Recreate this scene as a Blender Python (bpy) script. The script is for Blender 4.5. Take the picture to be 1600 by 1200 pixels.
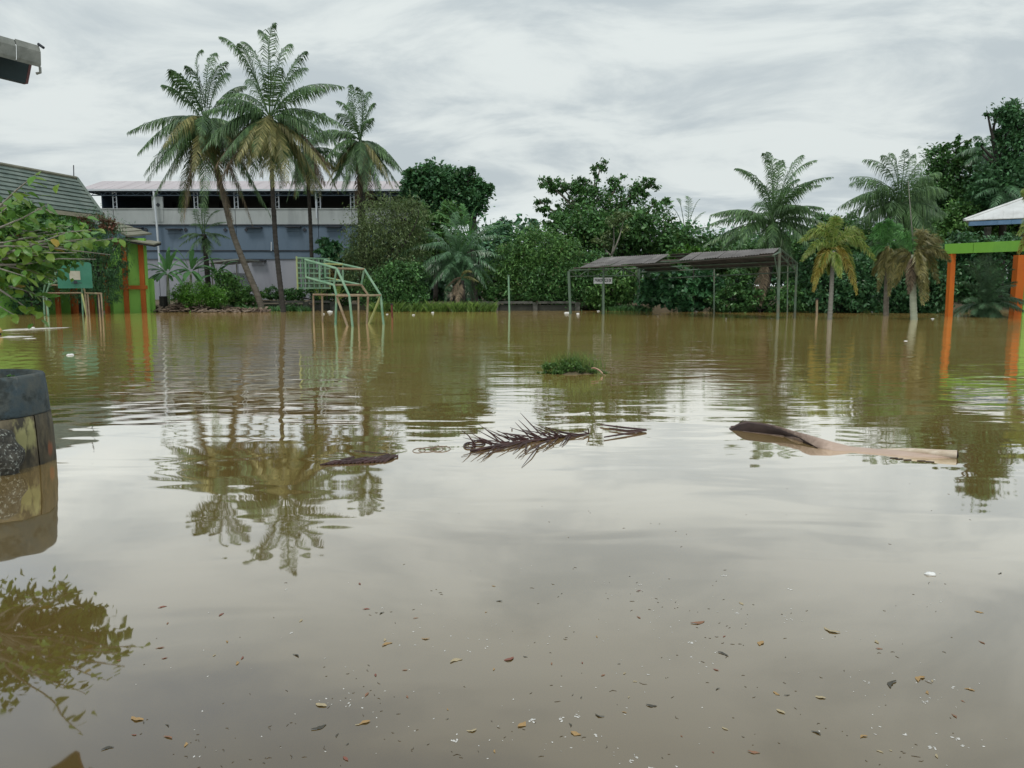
import bpy, math, random
import numpy as np
from mathutils import Vector, Matrix, noise as mnoise

for o in list(bpy.data.objects):
    bpy.data.objects.remove(o)
SC = bpy.context.scene
COL = SC.collection
R = math.radians
rng = np.random.default_rng(7)
random.seed(7)

# ------------------------------------------------------------------ camera
CAM_H = 1.6
PITCH = R(7.3)
FPX = 1202.0
cd = bpy.data.cameras.new('camera')
cam = bpy.data.objects.new('camera', cd)
COL.objects.link(cam)
cd.sensor_width = 36.0
cd.lens = 36.0 * FPX / 1600.0
cd.clip_start = 0.05
cd.clip_end = 3000
cam.location = (0, 0, CAM_H)
cam.rotation_euler = (R(90) - PITCH, 0, 0)
SC.camera = cam

# ------------------------------------------------------------------ view + world + sun
SC.view_settings.view_transform = 'Standard'
SC.view_settings.look = 'None'
SC.view_settings.exposure = 0.0
SC.view_settings.gamma = 1.0
SC.view_settings.use_curve_mapping = False
SUN_EL, SUN_AZ = R(62), R(200)
SUN_STRENGTH, SUN_ANGLE = 1.4, R(14)
SKY_STRENGTH = 0.1
CLOUD_BRIGHT = (7.3, 7.85, 7.8, 1)
CLOUD_GREY = (5.1, 5.75, 6.05, 1)
CLOUD_GAP = (4.8, 5.8, 6.9, 1)

w = bpy.data.worlds.new('World')
SC.world = w
w.use_nodes = True
nt = w.node_tree
nt.nodes.clear()
N = nt.nodes.new
L = nt.links.new


def math_node(tree, op, a, b=None, clamp=False):
    n = tree.nodes.new('ShaderNodeMath')
    n.operation = op
    n.use_clamp = clamp
    for i, s in enumerate((a, b)):
        if s is None:
            continue
        if isinstance(s, (int, float)):
            n.inputs[i].default_value = s
        else:
            tree.links.new(s, n.inputs[i])
    return n.outputs[0]


def ramp_node(tree, fac, stops, interp='LINEAR'):
    n = tree.nodes.new('ShaderNodeValToRGB')
    n.color_ramp.interpolation = interp
    e = n.color_ramp.elements
    while len(e) < len(stops):
        e.new(0.5)
    for k, (p, c) in enumerate(stops):
        e[k].position = p
        e[k].color = c if isinstance(c, (tuple, list)) else (c, c, c, 1)
    tree.links.new(fac, n.inputs[0])
    return n.outputs[0]


def noise_node(tree, vec, scale, detail=4, rough=0.5, dist=0.0):
    n = tree.nodes.new('ShaderNodeTexNoise')
    n.inputs['Scale'].default_value = scale
    n.inputs['Detail'].default_value = detail
    n.inputs['Roughness'].default_value = rough
    n.inputs['Distortion'].default_value = dist
    if vec is not None:
        tree.links.new(vec, n.inputs['Vector'])
    return n.outputs[0]


def mix_node(tree, fac, a, b, blend='MIX'):
    n = tree.nodes.new('ShaderNodeMix')
    n.data_type = 'RGBA'
    n.blend_type = blend
    for idx, s in ((0, fac), (6, a), (7, b)):
        if isinstance(s, (int, float)):
            n.inputs[idx].default_value = s
        elif isinstance(s, (tuple, list)):
            n.inputs[idx].default_value = s if len(s) == 4 else (*s, 1)
        else:
            tree.links.new(s, n.inputs[idx])
    return n.outputs[2]


def map_node(tree, vec, scale=(1, 1, 1), loc=(0, 0, 0), rot=(0, 0, 0)):
    n = tree.nodes.new('ShaderNodeMapping')
    n.inputs['Scale'].default_value = scale
    n.inputs['Location'].default_value = loc
    n.inputs['Rotation'].default_value = rot
    tree.links.new(vec, n.inputs['Vector'])
    return n.outputs[0]


out = N('ShaderNodeOutputWorld')
bg = N('ShaderNodeBackground')
bg.inputs['Strength'].default_value = SKY_STRENGTH
sky = N('ShaderNodeTexSky')
sky.sky_type = 'NISHITA'
sky.sun_disc = False
sky.sun_elevation = SUN_EL
sky.sun_rotation = SUN_AZ
tc = N('ShaderNodeTexCoord')
sep = N('ShaderNodeSeparateXYZ')
L(tc.outputs['Generated'], sep.inputs[0])
zc = math_node(nt, 'ADD', math_node(nt, 'MAXIMUM', sep.outputs[2], 0.0), 0.20)
u_ = math_node(nt, 'DIVIDE', sep.outputs[0], zc)
v_ = math_node(nt, 'DIVIDE', sep.outputs[1], zc)
cmb = N('ShaderNodeCombineXYZ')
L(u_, cmb.inputs[0])
L(v_, cmb.inputs[1])
pv = map_node(nt, cmb.outputs[0], (1.15, 1.6, 1), (3.1, 1.7, 0), (0, 0, R(18)))
n1 = noise_node(nt, pv, 1.25, 10, 0.58, 0.5)
n2 = noise_node(nt, map_node(nt, cmb.outputs[0], (0.45, 0.55, 1), (7.3, 2.2, 0)), 1.0, 5, 0.5, 0.3)
shade = ramp_node(nt, n1, [(0.37, 0.0), (0.60, 1.0)], 'EASE')
cl = mix_node(nt, shade, CLOUD_GREY, CLOUD_BRIGHT)
gap = ramp_node(nt, n2, [(0.50, 0.0), (0.64, 0.85)], 'EASE')
gapc = mix_node(nt, 0.8, sky.outputs[0], CLOUD_GAP)
cl = mix_node(nt, math_node(nt, 'MULTIPLY', gap, math_node(nt, 'SUBTRACT', 1.25, shade)), cl, gapc)
elev = ramp_node(nt, sep.outputs[2], [(0.0, 1.16), (0.12, 1.0), (0.45, 1.08), (1.0, 1.3)])
vm = N('ShaderNodeVectorMath')
vm.operation = 'MULTIPLY'
L(cl, vm.inputs[0])
L(elev, vm.inputs[1])
L(vm.outputs[0], bg.inputs['Color'])
L(bg.outputs[0], out.inputs[0])

sd = bpy.data.lights.new('sun', 'SUN')
sd.energy = SUN_STRENGTH
sd.angle = SUN_ANGLE
sd.color = (1.0, 0.96, 0.9)
sun = bpy.data.objects.new('sun', sd)
COL.objects.link(sun)
sun.location = (0, 0, 60)
_d = Vector((math.sin(SUN_AZ) * math.cos(SUN_EL), math.cos(SUN_AZ) * math.cos(SUN_EL), math.sin(SUN_EL)))
sun.rotation_euler = _d.to_track_quat('Z', 'Y').to_euler()

# ------------------------------------------------------------------ photograph pixel -> world
CT, ST = math.cos(PITCH), math.sin(PITCH)


def ray(px, py):
    a, b = (px - 800.0) / FPX, (600.0 - py) / FPX
    return Vector((a, CT + b * ST, -ST + b * CT))


def P(px, py, D):
    r = ray(px, py)
    return Vector((0, 0, CAM_H)) + r * (D / r.y)


def W(px, py, z=0.0):
    r = ray(px, py)
    return Vector((0, 0, CAM_H)) + r * ((z - CAM_H) / r.z)


def M_PER_PX(D):
    return D / FPX


# ------------------------------------------------------------------ mesh builder
class MB:
    def __init__(s):
        s.v = []
        s.f = []
        s.n = 0

    def add(s, vs, fs):
        vs = [tuple(v) for v in vs]
        s.v.extend(vs)
        s.f.extend([tuple(i + s.n for i in f) for f in fs])
        s.n += len(vs)
        return s

    def addnp(s, va, fa):
        s.v.extend(map(tuple, va.tolist()))
        s.f.extend(map(tuple, (fa + s.n).tolist()))
        s.n += len(va)
        return s

    def hexa(s, b, t):
        return s.add(list(b) + list(t), [(3, 2, 1, 0), (4, 5, 6, 7), (0, 1, 5, 4), (1, 2, 6, 5), (2, 3, 7, 6), (3, 0, 4, 7)])

    def box(s, c, size, rz=0.0, mat=None):
        hx, hy, hz = size[0] / 2, size[1] / 2, size[2] / 2
        m = mat if mat is not None else Matrix.Rotation(rz, 3, 'Z')
        c = Vector(c)
        p = [c + m @ Vector((x, y, z)) for z in (-hz, hz) for x, y in ((-hx, -hy), (hx, -hy), (hx, hy), (-hx, hy))]
        return s.hexa(p[:4], p[4:])

    def slab(s, quad, th, up=Vector((0, 0, 1))):
        a = [Vector(q) for q in quad]
        return s.hexa([q - up * th for q in a], a)

    def tube(s, pts, rad, n=6, cap=True):
        pts = [Vector(p) for p in pts]
        if isinstance(rad, (int, float)):
            rad = [rad] * len(pts)
        vs, fs = [], []
        prev = None
        for i, p in enumerate(pts):
            t = (pts[min(i + 1, len(pts) - 1)] - pts[max(i - 1, 0)])
            if t.length < 1e-9:
                t = Vector((0, 0, 1))
            t.normalize()
            if prev is None:
                ref = Vector((1, 0, 0)) if abs(t.x) < 0.8 else Vector((0, 1, 0))
            else:
                ref = prev
            x = (ref - t * ref.dot(t)).normalized()
            prev = x
            y = t.cross(x)
            for k in range(n):
                a = 2 * math.pi * k / n
                vs.append(p + (x * math.cos(a) + y * math.sin(a)) * rad[i])
        for i in range(len(pts) - 1):
            for k in range(n):
                k2 = (k + 1) % n
                fs.append((i * n + k, i * n + k2, (i + 1) * n + k2, (i + 1) * n + k))
        if cap:
            fs.append(tuple(range(n - 1, -1, -1)))
            fs.append(tuple((len(pts) - 1) * n + k for k in range(n)))
        return s.add(vs, fs)

    def build(s, name, mat, parent=None, smooth=False, origin=None):
        me = bpy.data.meshes.new(name)
        org = Vector(origin) if origin is not None else (Vector(parent.matrix_world.translation) if False else None)
        if parent is not None:
            q = parent
            org = Vector((0, 0, 0))
            while q is not None:
                org = org + q.location
                q = q.parent
        if org is None:
            org = Vector((0, 0, 0))
        va = np.array(s.v, dtype=np.float64) - np.array(org)
        me.from_pydata(va.tolist(), [], s.f)
        if isinstance(mat, (list, tuple)):
            for m in mat:
                me.materials.append(m)
        else:
            me.materials.append(mat)
        if smooth:
            me.polygons.foreach_set('use_smooth', [True] * len(me.polygons))
        me.update()
        o = bpy.data.objects.new(name, me)
        COL.objects.link(o)
        if parent is not None:
            o.parent = parent
        elif origin is not None:
            o.location = org
        return o


def tag(o, label=None, cat=None, group=None, kind=None):
    if label:
        o['label'] = label
    if cat:
        o['category'] = cat
    if group:
        o['group'] = group
    if kind:
        o['kind'] = kind
    return o


def thing(name, label, cat, loc, group=None):
    o = bpy.data.objects.new(name, None)
    o.empty_display_size = 0.2
    COL.objects.link(o)
    o.location = loc
    return tag(o, label, cat, group)


# ------------------------------------------------------------------ materials
MATS = {}


def new_mat(name):
    m = bpy.data.materials.new(name)
    m.use_nodes = True
    t = m.node_tree
    return m, t, t.nodes['Principled BSDF']


def obj_coord(t):
    return t.nodes.new('ShaderNodeTexCoord').outputs['Object']


def mat(name, c, c2=None, scale=3.0, rough=0.7, metal=0.0, bump=0.0, detail=5, lo=0.35, hi=0.65, spec=0.3, stretch=(1, 1, 1), dirt=None, dirt_scale=1.0, dirt_lo=0.5, dirt_hi=0.7):
    m, t, b = new_mat(name)
    b.inputs['Roughness'].default_value = rough
    b.inputs['Metallic'].default_value = metal
    b.inputs['Specular IOR Level'].default_value = spec
    vec = map_node(t, obj_coord(t), stretch)
    col = None
    if c2 is not None:
        n = noise_node(t, vec, scale, detail, 0.6)
        f = ramp_node(t, n, [(lo, 0.0), (hi, 1.0)])
        col = mix_node(t, f, (*c, 1), (*c2, 1))
        if dirt is not None:
            nd = noise_node(t, map_node(t, obj_coord(t), stretch, (5, 3, 1)), dirt_scale, 7, 0.65, 0.4)
            col = mix_node(t, ramp_node(t, nd, [(dirt_lo, 0.0), (dirt_hi, 1.0)]), col, (*dirt, 1))
        t.links.new(col, b.inputs['Base Color'])
    else:
        b.inputs['Base Color'].default_value = (*c, 1)
    if bump > 0:
        nb = noise_node(t, vec, scale * 4, 5, 0.6)
        bn = t.nodes.new('ShaderNodeBump')
        bn.inputs['Strength'].default_value = bump
        bn.inputs['Distance'].default_value = 0.02
        t.links.new(nb, bn.inputs['Height'])
        t.links.new(bn.outputs[0], b.inputs['Normal'])
    MATS[name] = m
    return m


def leaf_mat(name, c1, c2, c3=None, trans=0.3, rough=0.4, spec=0.5):
    """per-leaf colour variation from c1 to c2 (and c3 for the rare odd leaf)"""
    k_ = 2.8 if max(c2) < 0.095 else (2.25 if max(c2) < 0.15 else (1.4 if max(c2) < 0.2 else 1.0))
    if c2[0] < 0.16 and c2[1] > c2[0]:
        c1, c2 = (c1[0] * 0.84, c1[1] * 1.04, c1[2] * 1.12), (c2[0] * 0.92, c2[1] * 1.04, c2[2] * 1.12)
    c1, c2 = tuple(x * k_ for x in c1), tuple(x * k_ for x in c2)
    m, t, b = new_mat(name)
    g = t.nodes.new('ShaderNodeNewGeometry')
    hi_ = tuple(min(x * 1.75, 0.5) for x in c2)  # brighter tone puts lit leaf highlights into the colour of some leaves
    stops = [(0.0, (*c1, 1)), (0.55, (*c2, 1)), (0.92, (*hi_, 1))]
    if c3:
        stops += [(0.97, (*c3, 1))]
    col = ramp_node(t, g.outputs['Random Per Island'], stops)
    n = noise_node(t, obj_coord(t), 0.8, 3, 0.5)
    col = mix_node(t, ramp_node(t, n, [(0.35, 0.0), (0.65, 0.55)]), col, tuple(x * 0.62 for x in c1) + (1,))
    t.links.new(col, b.inputs['Base Color'])
    b.inputs['Roughness'].default_value = rough
    b.inputs['Specular IOR Level'].default_value = spec
    tr = t.nodes.new('ShaderNodeBsdfTranslucent')
    t.links.new(mix_node(t, 0.4, col, (0.10, 0.15, 0.03, 1)), tr.inputs['Color'])
    ms = t.nodes.new('ShaderNodeMixShader')
    ms.inputs[0].default_value = trans
    t.links.new(b.outputs[0], ms.inputs[1])
    t.links.new(tr.outputs[0], ms.inputs[2])
    t.links.new(ms.outputs[0], t.nodes['Material Output'].inputs['Surface'])
    MATS[name] = m
    return m


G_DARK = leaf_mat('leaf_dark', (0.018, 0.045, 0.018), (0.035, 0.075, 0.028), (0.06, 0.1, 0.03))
G_MID = leaf_mat('leaf_mid', (0.028, 0.062, 0.02), (0.055, 0.11, 0.03), (0.11, 0.13, 0.04))
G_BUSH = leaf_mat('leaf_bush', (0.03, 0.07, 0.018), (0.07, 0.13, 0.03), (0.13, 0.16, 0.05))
G_OLIVE = leaf_mat('leaf_olive', (0.085, 0.115, 0.04), (0.145, 0.175, 0.065), (0.12, 0.12, 0.06))
G_BRIGHT = leaf_mat('leaf_bright', (0.06, 0.16, 0.018), (0.12, 0.26, 0.03), (0.16, 0.28, 0.04))
G_BIG = leaf_mat('leaf_glossy', (0.018, 0.05, 0.02), (0.04, 0.095, 0.035), (0.1, 0.16, 0.05), 0.2, 0.35, 0.5)
G_FAR = leaf_mat('leaf_far', (0.022, 0.05, 0.026), (0.042, 0.085, 0.04))
G_RED = leaf_mat('flower_rust', (0.12, 0.05, 0.035), (0.2, 0.09, 0.06))
G_COCO = leaf_mat('frond_coconut', (0.022, 0.04, 0.017), (0.05, 0.078, 0.028), None, 0.25, 0.4, 0.45)
G_COCO_Y = leaf_mat('frond_ageing', (0.06, 0.075, 0.025), (0.12, 0.11, 0.045), None, 0.25, 0.45, 0.35)
G_COCO_D = leaf_mat('frond_dead', (0.045, 0.036, 0.026), (0.085, 0.066, 0.045), None, 0.15, 0.7, 0.1)
G_OIL = leaf_mat('frond_oil', (0.024, 0.046, 0.02), (0.042, 0.076, 0.034), None, 0.2, 0.33, 0.6)
G_OIL_G = leaf_mat('frond_green', (0.03, 0.08, 0.02), (0.055, 0.12, 0.03), None, 0.25, 0.4, 0.4)
G_FOX = leaf_mat('frond_yellow', (0.17, 0.28, 0.05), (0.30, 0.41, 0.085), None, 0.35)
G_FOX_O = leaf_mat('frond_orange', (0.34, 0.26, 0.045), (0.42, 0.33, 0.07), None, 0.35)
G_FOX_B = leaf_mat('frond_brownish', (0.09, 0.095, 0.03), (0.17, 0.15, 0.055), None, 0.3)
G_ARECA = leaf_mat('frond_areca', (0.07, 0.12, 0.06), (0.10, 0.16, 0.08), (0.12, 0.1, 0.05), 0.25)
G_BANANA = leaf_mat('leaf_banana', (0.03, 0.075, 0.025), (0.06, 0.13, 0.04), None, 0.3, 0.38, 0.5)
G_GRASS = leaf_mat('grass_blade', (0.09, 0.18, 0.035), (0.19, 0.31, 0.065), (0.2, 0.19, 0.09), 0.3)
G_NEAR = leaf_mat('leaf_near', (0.085, 0.17, 0.02), (0.18, 0.30, 0.04), None, 0.35, 0.4, 0.45)
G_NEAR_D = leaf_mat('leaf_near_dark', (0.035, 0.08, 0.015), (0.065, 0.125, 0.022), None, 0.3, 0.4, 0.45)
G_NEAR_Y = leaf_mat('leaf_near_yellow', (0.35, 0.25, 0.03), (0.42, 0.3, 0.04), None, 0.3)
G_NEAR_O = leaf_mat('leaf_near_orange', (0.4, 0.14, 0.03), (0.45, 0.18, 0.04), None, 0.3)

BARK = mat('bark_grey', (0.10, 0.085, 0.065), (0.18, 0.16, 0.13), 3.0, 0.9, bump=0.5, stretch=(1, 1, 2.5))
BARK_D = mat('bark_dark', (0.035, 0.032, 0.028), (0.065, 0.058, 0.05), 2.5, 0.9, bump=0.5, stretch=(1, 1, 3))
BARK_P = mat('bark_pale', (0.22, 0.2, 0.17), (0.34, 0.32, 0.28), 2.5, 0.85, bump=0.3)
TRUNK_FOX = mat('bark_ringed', (0.15, 0.145, 0.12), (0.25, 0.24, 0.21), 5.0, 0.85, bump=0.2, stretch=(0.2, 0.2, 4))
TRUNK_GREEN = mat('bark_pale_green', (0.30, 0.33, 0.23), (0.40, 0.42, 0.32), 3.0, 0.8, stretch=(0.5, 0.5, 3))

CONC = mat('concrete_old', (0.10, 0.10, 0.09), (0.2, 0.2, 0.18), 2.0, 0.9, bump=0.3, dirt=(0.04, 0.045, 0.035), dirt_scale=1.2)
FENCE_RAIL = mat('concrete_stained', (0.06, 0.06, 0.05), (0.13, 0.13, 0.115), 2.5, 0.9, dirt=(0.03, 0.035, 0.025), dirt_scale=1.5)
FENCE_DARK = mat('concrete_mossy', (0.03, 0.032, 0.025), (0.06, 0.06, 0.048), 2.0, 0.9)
WALL_LILAC = mat('wall_lilac', (0.27, 0.285, 0.33), (0.33, 0.34, 0.38), 0.5, 0.85, dirt=(0.22, 0.22, 0.25), dirt_scale=0.35, stretch=(1, 1, 0.3))
WALL_BLUE = mat('wall_bluegrey', (0.115, 0.165, 0.225), (0.14, 0.19, 0.25), 0.4, 0.85, dirt=(0.095, 0.135, 0.18), dirt_scale=0.35, stretch=(1, 1, 0.3))
WALL_PALE = mat('wall_palegrey', (0.34, 0.37, 0.37), (0.42, 0.45, 0.45), 0.4, 0.85, dirt=(0.25, 0.27, 0.27), dirt_scale=0.4, stretch=(1, 1, 0.25))
LEDGE = mat('ledge_dark', (0.03, 0.035, 0.045), (0.06, 0.065, 0.075), 2, 0.8)
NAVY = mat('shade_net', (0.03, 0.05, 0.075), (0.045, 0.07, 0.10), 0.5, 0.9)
STEEL_W = mat('steel_white', (0.5, 0.55, 0.6), (0.6, 0.64, 0.68), 1.5, 0.5)
ROOF_PINK = mat('roof_pinkish', (0.44, 0.39, 0.395), (0.52, 0.47, 0.475), 0.35, 0.55, stretch=(3, 0.3, 0.3))
SCHOOL_GREEN = mat('paint_green', (0.23, 0.50, 0.09), (0.27, 0.55, 0.11), 0.6, 0.8, dirt=(0.18, 0.41, 0.08), dirt_scale=0.5, stretch=(1, 1, 0.35))
SCHOOL_ORANGE = mat('paint_orange', (0.42, 0.11, 0.02), (0.48, 0.135, 0.03), 1.0, 0.75, dirt=(0.3, 0.08, 0.02), dirt_scale=1.0, stretch=(1, 1, 0.4))
BEAM_ORANGE = mat('paint_orange_vivid', (0.55, 0.13, 0.015), (0.62, 0.165, 0.02), 1.0, 0.75, dirt=(0.42, 0.1, 0.02), dirt_scale=1.0, stretch=(1, 1, 0.4))
BEAM_GREEN = mat('paint_lime', (0.16, 0.38, 0.045), (0.19, 0.43, 0.06), 0.6, 0.75, dirt=(0.12, 0.31, 0.055), dirt_scale=0.8, stretch=(1, 1, 0.3))
TILE_GREEN = mat('tile_greygreen', (0.11, 0.15, 0.13), (0.18, 0.22, 0.19), 1.2, 0.6, dirt=(0.07, 0.1, 0.085), dirt_scale=0.8)
TILE_TAN = mat('tile_weathered', (0.19, 0.19, 0.14), (0.27, 0.26, 0.2), 1.2, 0.75)
TRIM_CREAM = mat('trim_cream', (0.45, 0.40, 0.30), (0.52, 0.47, 0.37), 1.5, 0.8)
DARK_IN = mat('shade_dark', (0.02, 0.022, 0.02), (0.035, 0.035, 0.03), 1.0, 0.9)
PIPE_GREEN = mat('pipe_green', (0.13, 0.27, 0.16), (0.26, 0.40, 0.27), 2.0, 0.55, dirt=(0.40, 0.36, 0.13), dirt_scale=0.9, dirt_lo=0.58, dirt_hi=0.68)
PIPE_RUST = mat('pipe_rusty', (0.24, 0.16, 0.10), (0.36, 0.29, 0.19), 2.0, 0.75, dirt=(0.34, 0.37, 0.2), dirt_scale=1.1, dirt_lo=0.55, dirt_hi=0.68)
PIPE_YELL = mat('pipe_yellowgreen', (0.36, 0.38, 0.13), (0.42, 0.43, 0.2), 2.0, 0.65)
BOARD_GREEN = mat('board_green', (0.045, 0.19, 0.12), (0.06, 0.23, 0.15), 1.5, 0.55, dirt=(0.08, 0.24, 0.17), dirt_scale=1.5)
BOARD_TAN = mat('board_target', (0.45, 0.42, 0.32), (0.52, 0.5, 0.4), 4, 0.7)
POST_GREEN = mat('post_green', (0.085, 0.13, 0.09), (0.135, 0.185, 0.135), 2.0, 0.65, dirt=(0.15, 0.13, 0.09), dirt_scale=1.5)
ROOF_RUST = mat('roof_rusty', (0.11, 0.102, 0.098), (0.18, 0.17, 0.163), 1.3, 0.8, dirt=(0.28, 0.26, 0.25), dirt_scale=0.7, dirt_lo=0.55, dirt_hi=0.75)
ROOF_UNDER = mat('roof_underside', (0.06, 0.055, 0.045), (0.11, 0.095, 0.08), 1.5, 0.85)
WHITE_ROOF = mat('roof_white', (0.62, 0.63, 0.62), (0.72, 0.73, 0.72), 0.7, 0.5, dirt=(0.5, 0.5, 0.48), dirt_scale=0.7)
BLUE_TRIM = mat('fascia_blue', (0.12, 0.22, 0.36), (0.16, 0.27, 0.42), 1.5, 0.6)
SIGN_WHITE = mat('sign_white', (0.7, 0.72, 0.72), (0.78, 0.8, 0.8), 3, 0.6)
INK = mat('ink_black', (0.015, 0.015, 0.02))
FOAM_W = mat('polystyrene_white', (0.72, 0.72, 0.7), (0.8, 0.8, 0.78), 8, 0.7)
RED_STAKE = mat('stake_dark_red', (0.12, 0.03, 0.02), (0.16, 0.05, 0.035), 4, 0.8)
ZINC = mat('zinc_sheet', (0.22, 0.235, 0.215), (0.31, 0.32, 0.29), 3.0, 0.6, dirt=(0.15, 0.16, 0.14), dirt_scale=4.0)
SOFFIT = mat('soffit_dark', (0.018, 0.035, 0.04), (0.03, 0.05, 0.055), 3, 0.7)
FASCIA_RED = mat('fascia_maroon', (0.12, 0.05, 0.05), (0.16, 0.08, 0.08), 3, 0.7)
MUD = mat('mud', (0.10, 0.075, 0.045), (0.16, 0.125, 0.08), 0.6, 0.95, bump=0.4, dirt=(0.05, 0.065, 0.025), dirt_scale=0.25)
STICK_DARK = mat('rib_dark', (0.035, 0.014, 0.012), (0.075, 0.03, 0.025), 8, 0.45, spec=0.5)
DEB_BROWN = mat('debris_brown', (0.13, 0.09, 0.065), (0.28, 0.22, 0.17), 1.3, 0.9)
BLACK_RUBBER = mat('rubber_black', (0.02, 0.018, 0.018), (0.03, 0.028, 0.028), 4, 0.7)
TAN_PAINT = mat('paint_tan', (0.42, 0.30, 0.10), (0.5, 0.36, 0.14), 3, 0.5)


def water_mat():
    m, t, b = new_mat('flood_water')
    t.nodes.remove(b)
    geo = t.nodes.new('ShaderNodeNewGeometry')
    pos = geo.outputs['Position']
    sp = t.nodes.new('ShaderNodeSeparateXYZ')
    t.links.new(pos, sp.inputs[0])
    x, y = sp.outputs[0], sp.outputs[1]
    # silt: drifting clouds of lighter and darker mud
    ns = noise_node(t, map_node(t, pos, (0.22, 0.35, 1)), 1.0, 5, 0.55, 0.6)
    body = mix_node(t, ramp_node(t, ns, [(0.35, 0.0), (0.65, 1.0)]), (0.071, 0.046, 0.013, 1), (0.088, 0.060, 0.020, 1))
    # ripples: long gentle swell, wind ripples that fade in the sheltered near water, rings from the left
    swell = noise_node(t, map_node(t, pos, (0.5, 1.3, 1)), 1.0, 2, 0.45, 0.4)
    rip = noise_node(t, map_node(t, pos, (0.75, 3.2, 1), (4, 1, 0), (0, 0, R(4))), 1.0, 3, 0.5, 0.7)
    fine = noise_node(t, map_node(t, pos, (2.2, 9.0, 1), (1, 7, 0)), 1.0, 2, 0.5, 0.3)
    far = ramp_node(t, math_node(t, 'DIVIDE', y, 30.0), [(0.22, 0.0), (0.36, 0.35), (0.7, 1.0)])
    near = ramp_node(t, math_node(t, 'DIVIDE', y, 30.0), [(0.12, 0.25), (0.32, 1.0)])
    wob = noise_node(t, map_node(t, pos, (0.15, 0.15, 1)), 1.0, 2, 0.5)
    dx = math_node(t, 'ADD', x, 14.0)
    dy = math_node(t, 'SUBTRACT', y, 17.0)
    dist = math_node(t, 'SQRT', math_node(t, 'ADD', math_node(t, 'MULTIPLY', dx, dx), math_node(t, 'MULTIPLY', dy, dy)))
    dist = math_node(t, 'ADD', dist, math_node(t, 'MULTIPLY', wob, 3.0))
    ring = math_node(t, 'SINE', math_node(t, 'MULTIPLY', dist, 11.0))
    ringfade = ramp_node(t, math_node(t, 'DIVIDE', dist, 20.0), [(0.12, 1.0), (0.9, 0.0)])
    h = math_node(t, 'MULTIPLY', math_node(t, 'MULTIPLY', swell, 0.014), near)
    h = math_node(t, 'ADD', h, math_node(t, 'MULTIPLY', math_node(t, 'MULTIPLY', rip, 0.010), far))
    h = math_node(t, 'ADD', h, math_node(t, 'MULTIPLY', math_node(t, 'MULTIPLY', fine, 0.0012), far))
    h = math_node(t, 'ADD', h, math_node(t, 'MULTIPLY', math_node(t, 'MULTIPLY', ring, 0.0014), math_node(t, 'MULTIPLY', ringfade, near)))
    bn = t.nodes.new('ShaderNodeBump')
    bn.inputs['Strength'].default_value = 1.0
    bn.inputs['Distance'].default_value = 1.0
    t.links.new(h, bn.inputs['Height'])
    dif = t.nodes.new('ShaderNodeBsdfDiffuse')
    t.links.new(body, dif.inputs['Color'])
    gl = t.nodes.new('ShaderNodeBsdfGlossy')
    gl.inputs['Roughness'].default_value = 0.025
    t.links.new(bn.outputs[0], gl.inputs['Normal'])
    lw = t.nodes.new('ShaderNodeLayerWeight')
    lw.inputs['Blend'].default_value = 0.5
    t.links.new(bn.outputs[0], lw.inputs['Normal'])
    # facing = 1 - cos(view angle)
    refl = ramp_node(t, lw.outputs['Facing'], [(0.30, 0.12), (0.47, 0.19), (0.57, 0.30), (0.68, 0.52), (0.80, 0.88), (0.92, 0.94)])
    t.links.new(mix_node(t, 1.0, refl, (1.0, 0.985, 0.962, 1), 'MULTIPLY'), gl.inputs['Color'])
    ad = t.nodes.new('ShaderNodeAddShader')
    t.links.new(dif.outputs[0], ad.inputs[0])
    t.links.new(gl.outputs[0], ad.inputs[1])
    t.links.new(ad.outputs[0], t.nodes['Material Output'].inputs['Surface'])
    return m


WATER = water_mat()

# ------------------------------------------------------------------ ground and water
def ground_z(x, y):
    edge = 49.3 + 0.9 * mnoise.noise(Vector((x * 0.13, 3.1, 0))) + 0.5 * mnoise.noise(Vector((x * 0.5, 9.1, 0)))
    if x > 4:
        edge += 0.0
    t = max((y - edge) / 3.0 + 0.35, (abs(x) - 62) / 6.0, (-12 - y) / 3.0)
    t = min(max(t, 0), 1)
    return -0.8 + 1.12 * t * t * (3 - 2 * t) + 0.06 * mnoise.noise(Vector((x * 0.4, y * 0.4, 0)))


def make_ground():
    xs = np.concatenate([[-1500, -700, -300, -120], np.arange(-80, 80.1, 1.0), [120, 300, 700, 1500]])
    ys = np.concatenate([[-900, -300, -80], np.arange(-20, 44, 4.0), np.arange(44, 60, 0.5), [64, 70, 80, 100, 150, 300, 700, 1800]])
    vs = [(x, y, ground_z(x, y)) for y in ys for x in xs]
    n = len(xs)
    fs = [(j * n + i, j * n + i + 1, (j + 1) * n + i + 1, (j + 1) * n + i) for j in range(len(ys) - 1) for i in range(n - 1)]
    return tag(MB().add(vs, fs).build('ground', MUD, smooth=True), kind='structure')


make_ground()
tag(MB().add([(-78, -18, 0), (78, -18, 0), (78, 58, 0), (-78, 58, 0)], [(0, 1, 2, 3)]).build('water', WATER), kind='structure')

# ------------------------------------------------------------------ vegetation builders
def unit_rand(n):
    v = rng.normal(size=(n, 3))
    return v / np.linalg.norm(v, axis=1, keepdims=True)


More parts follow.
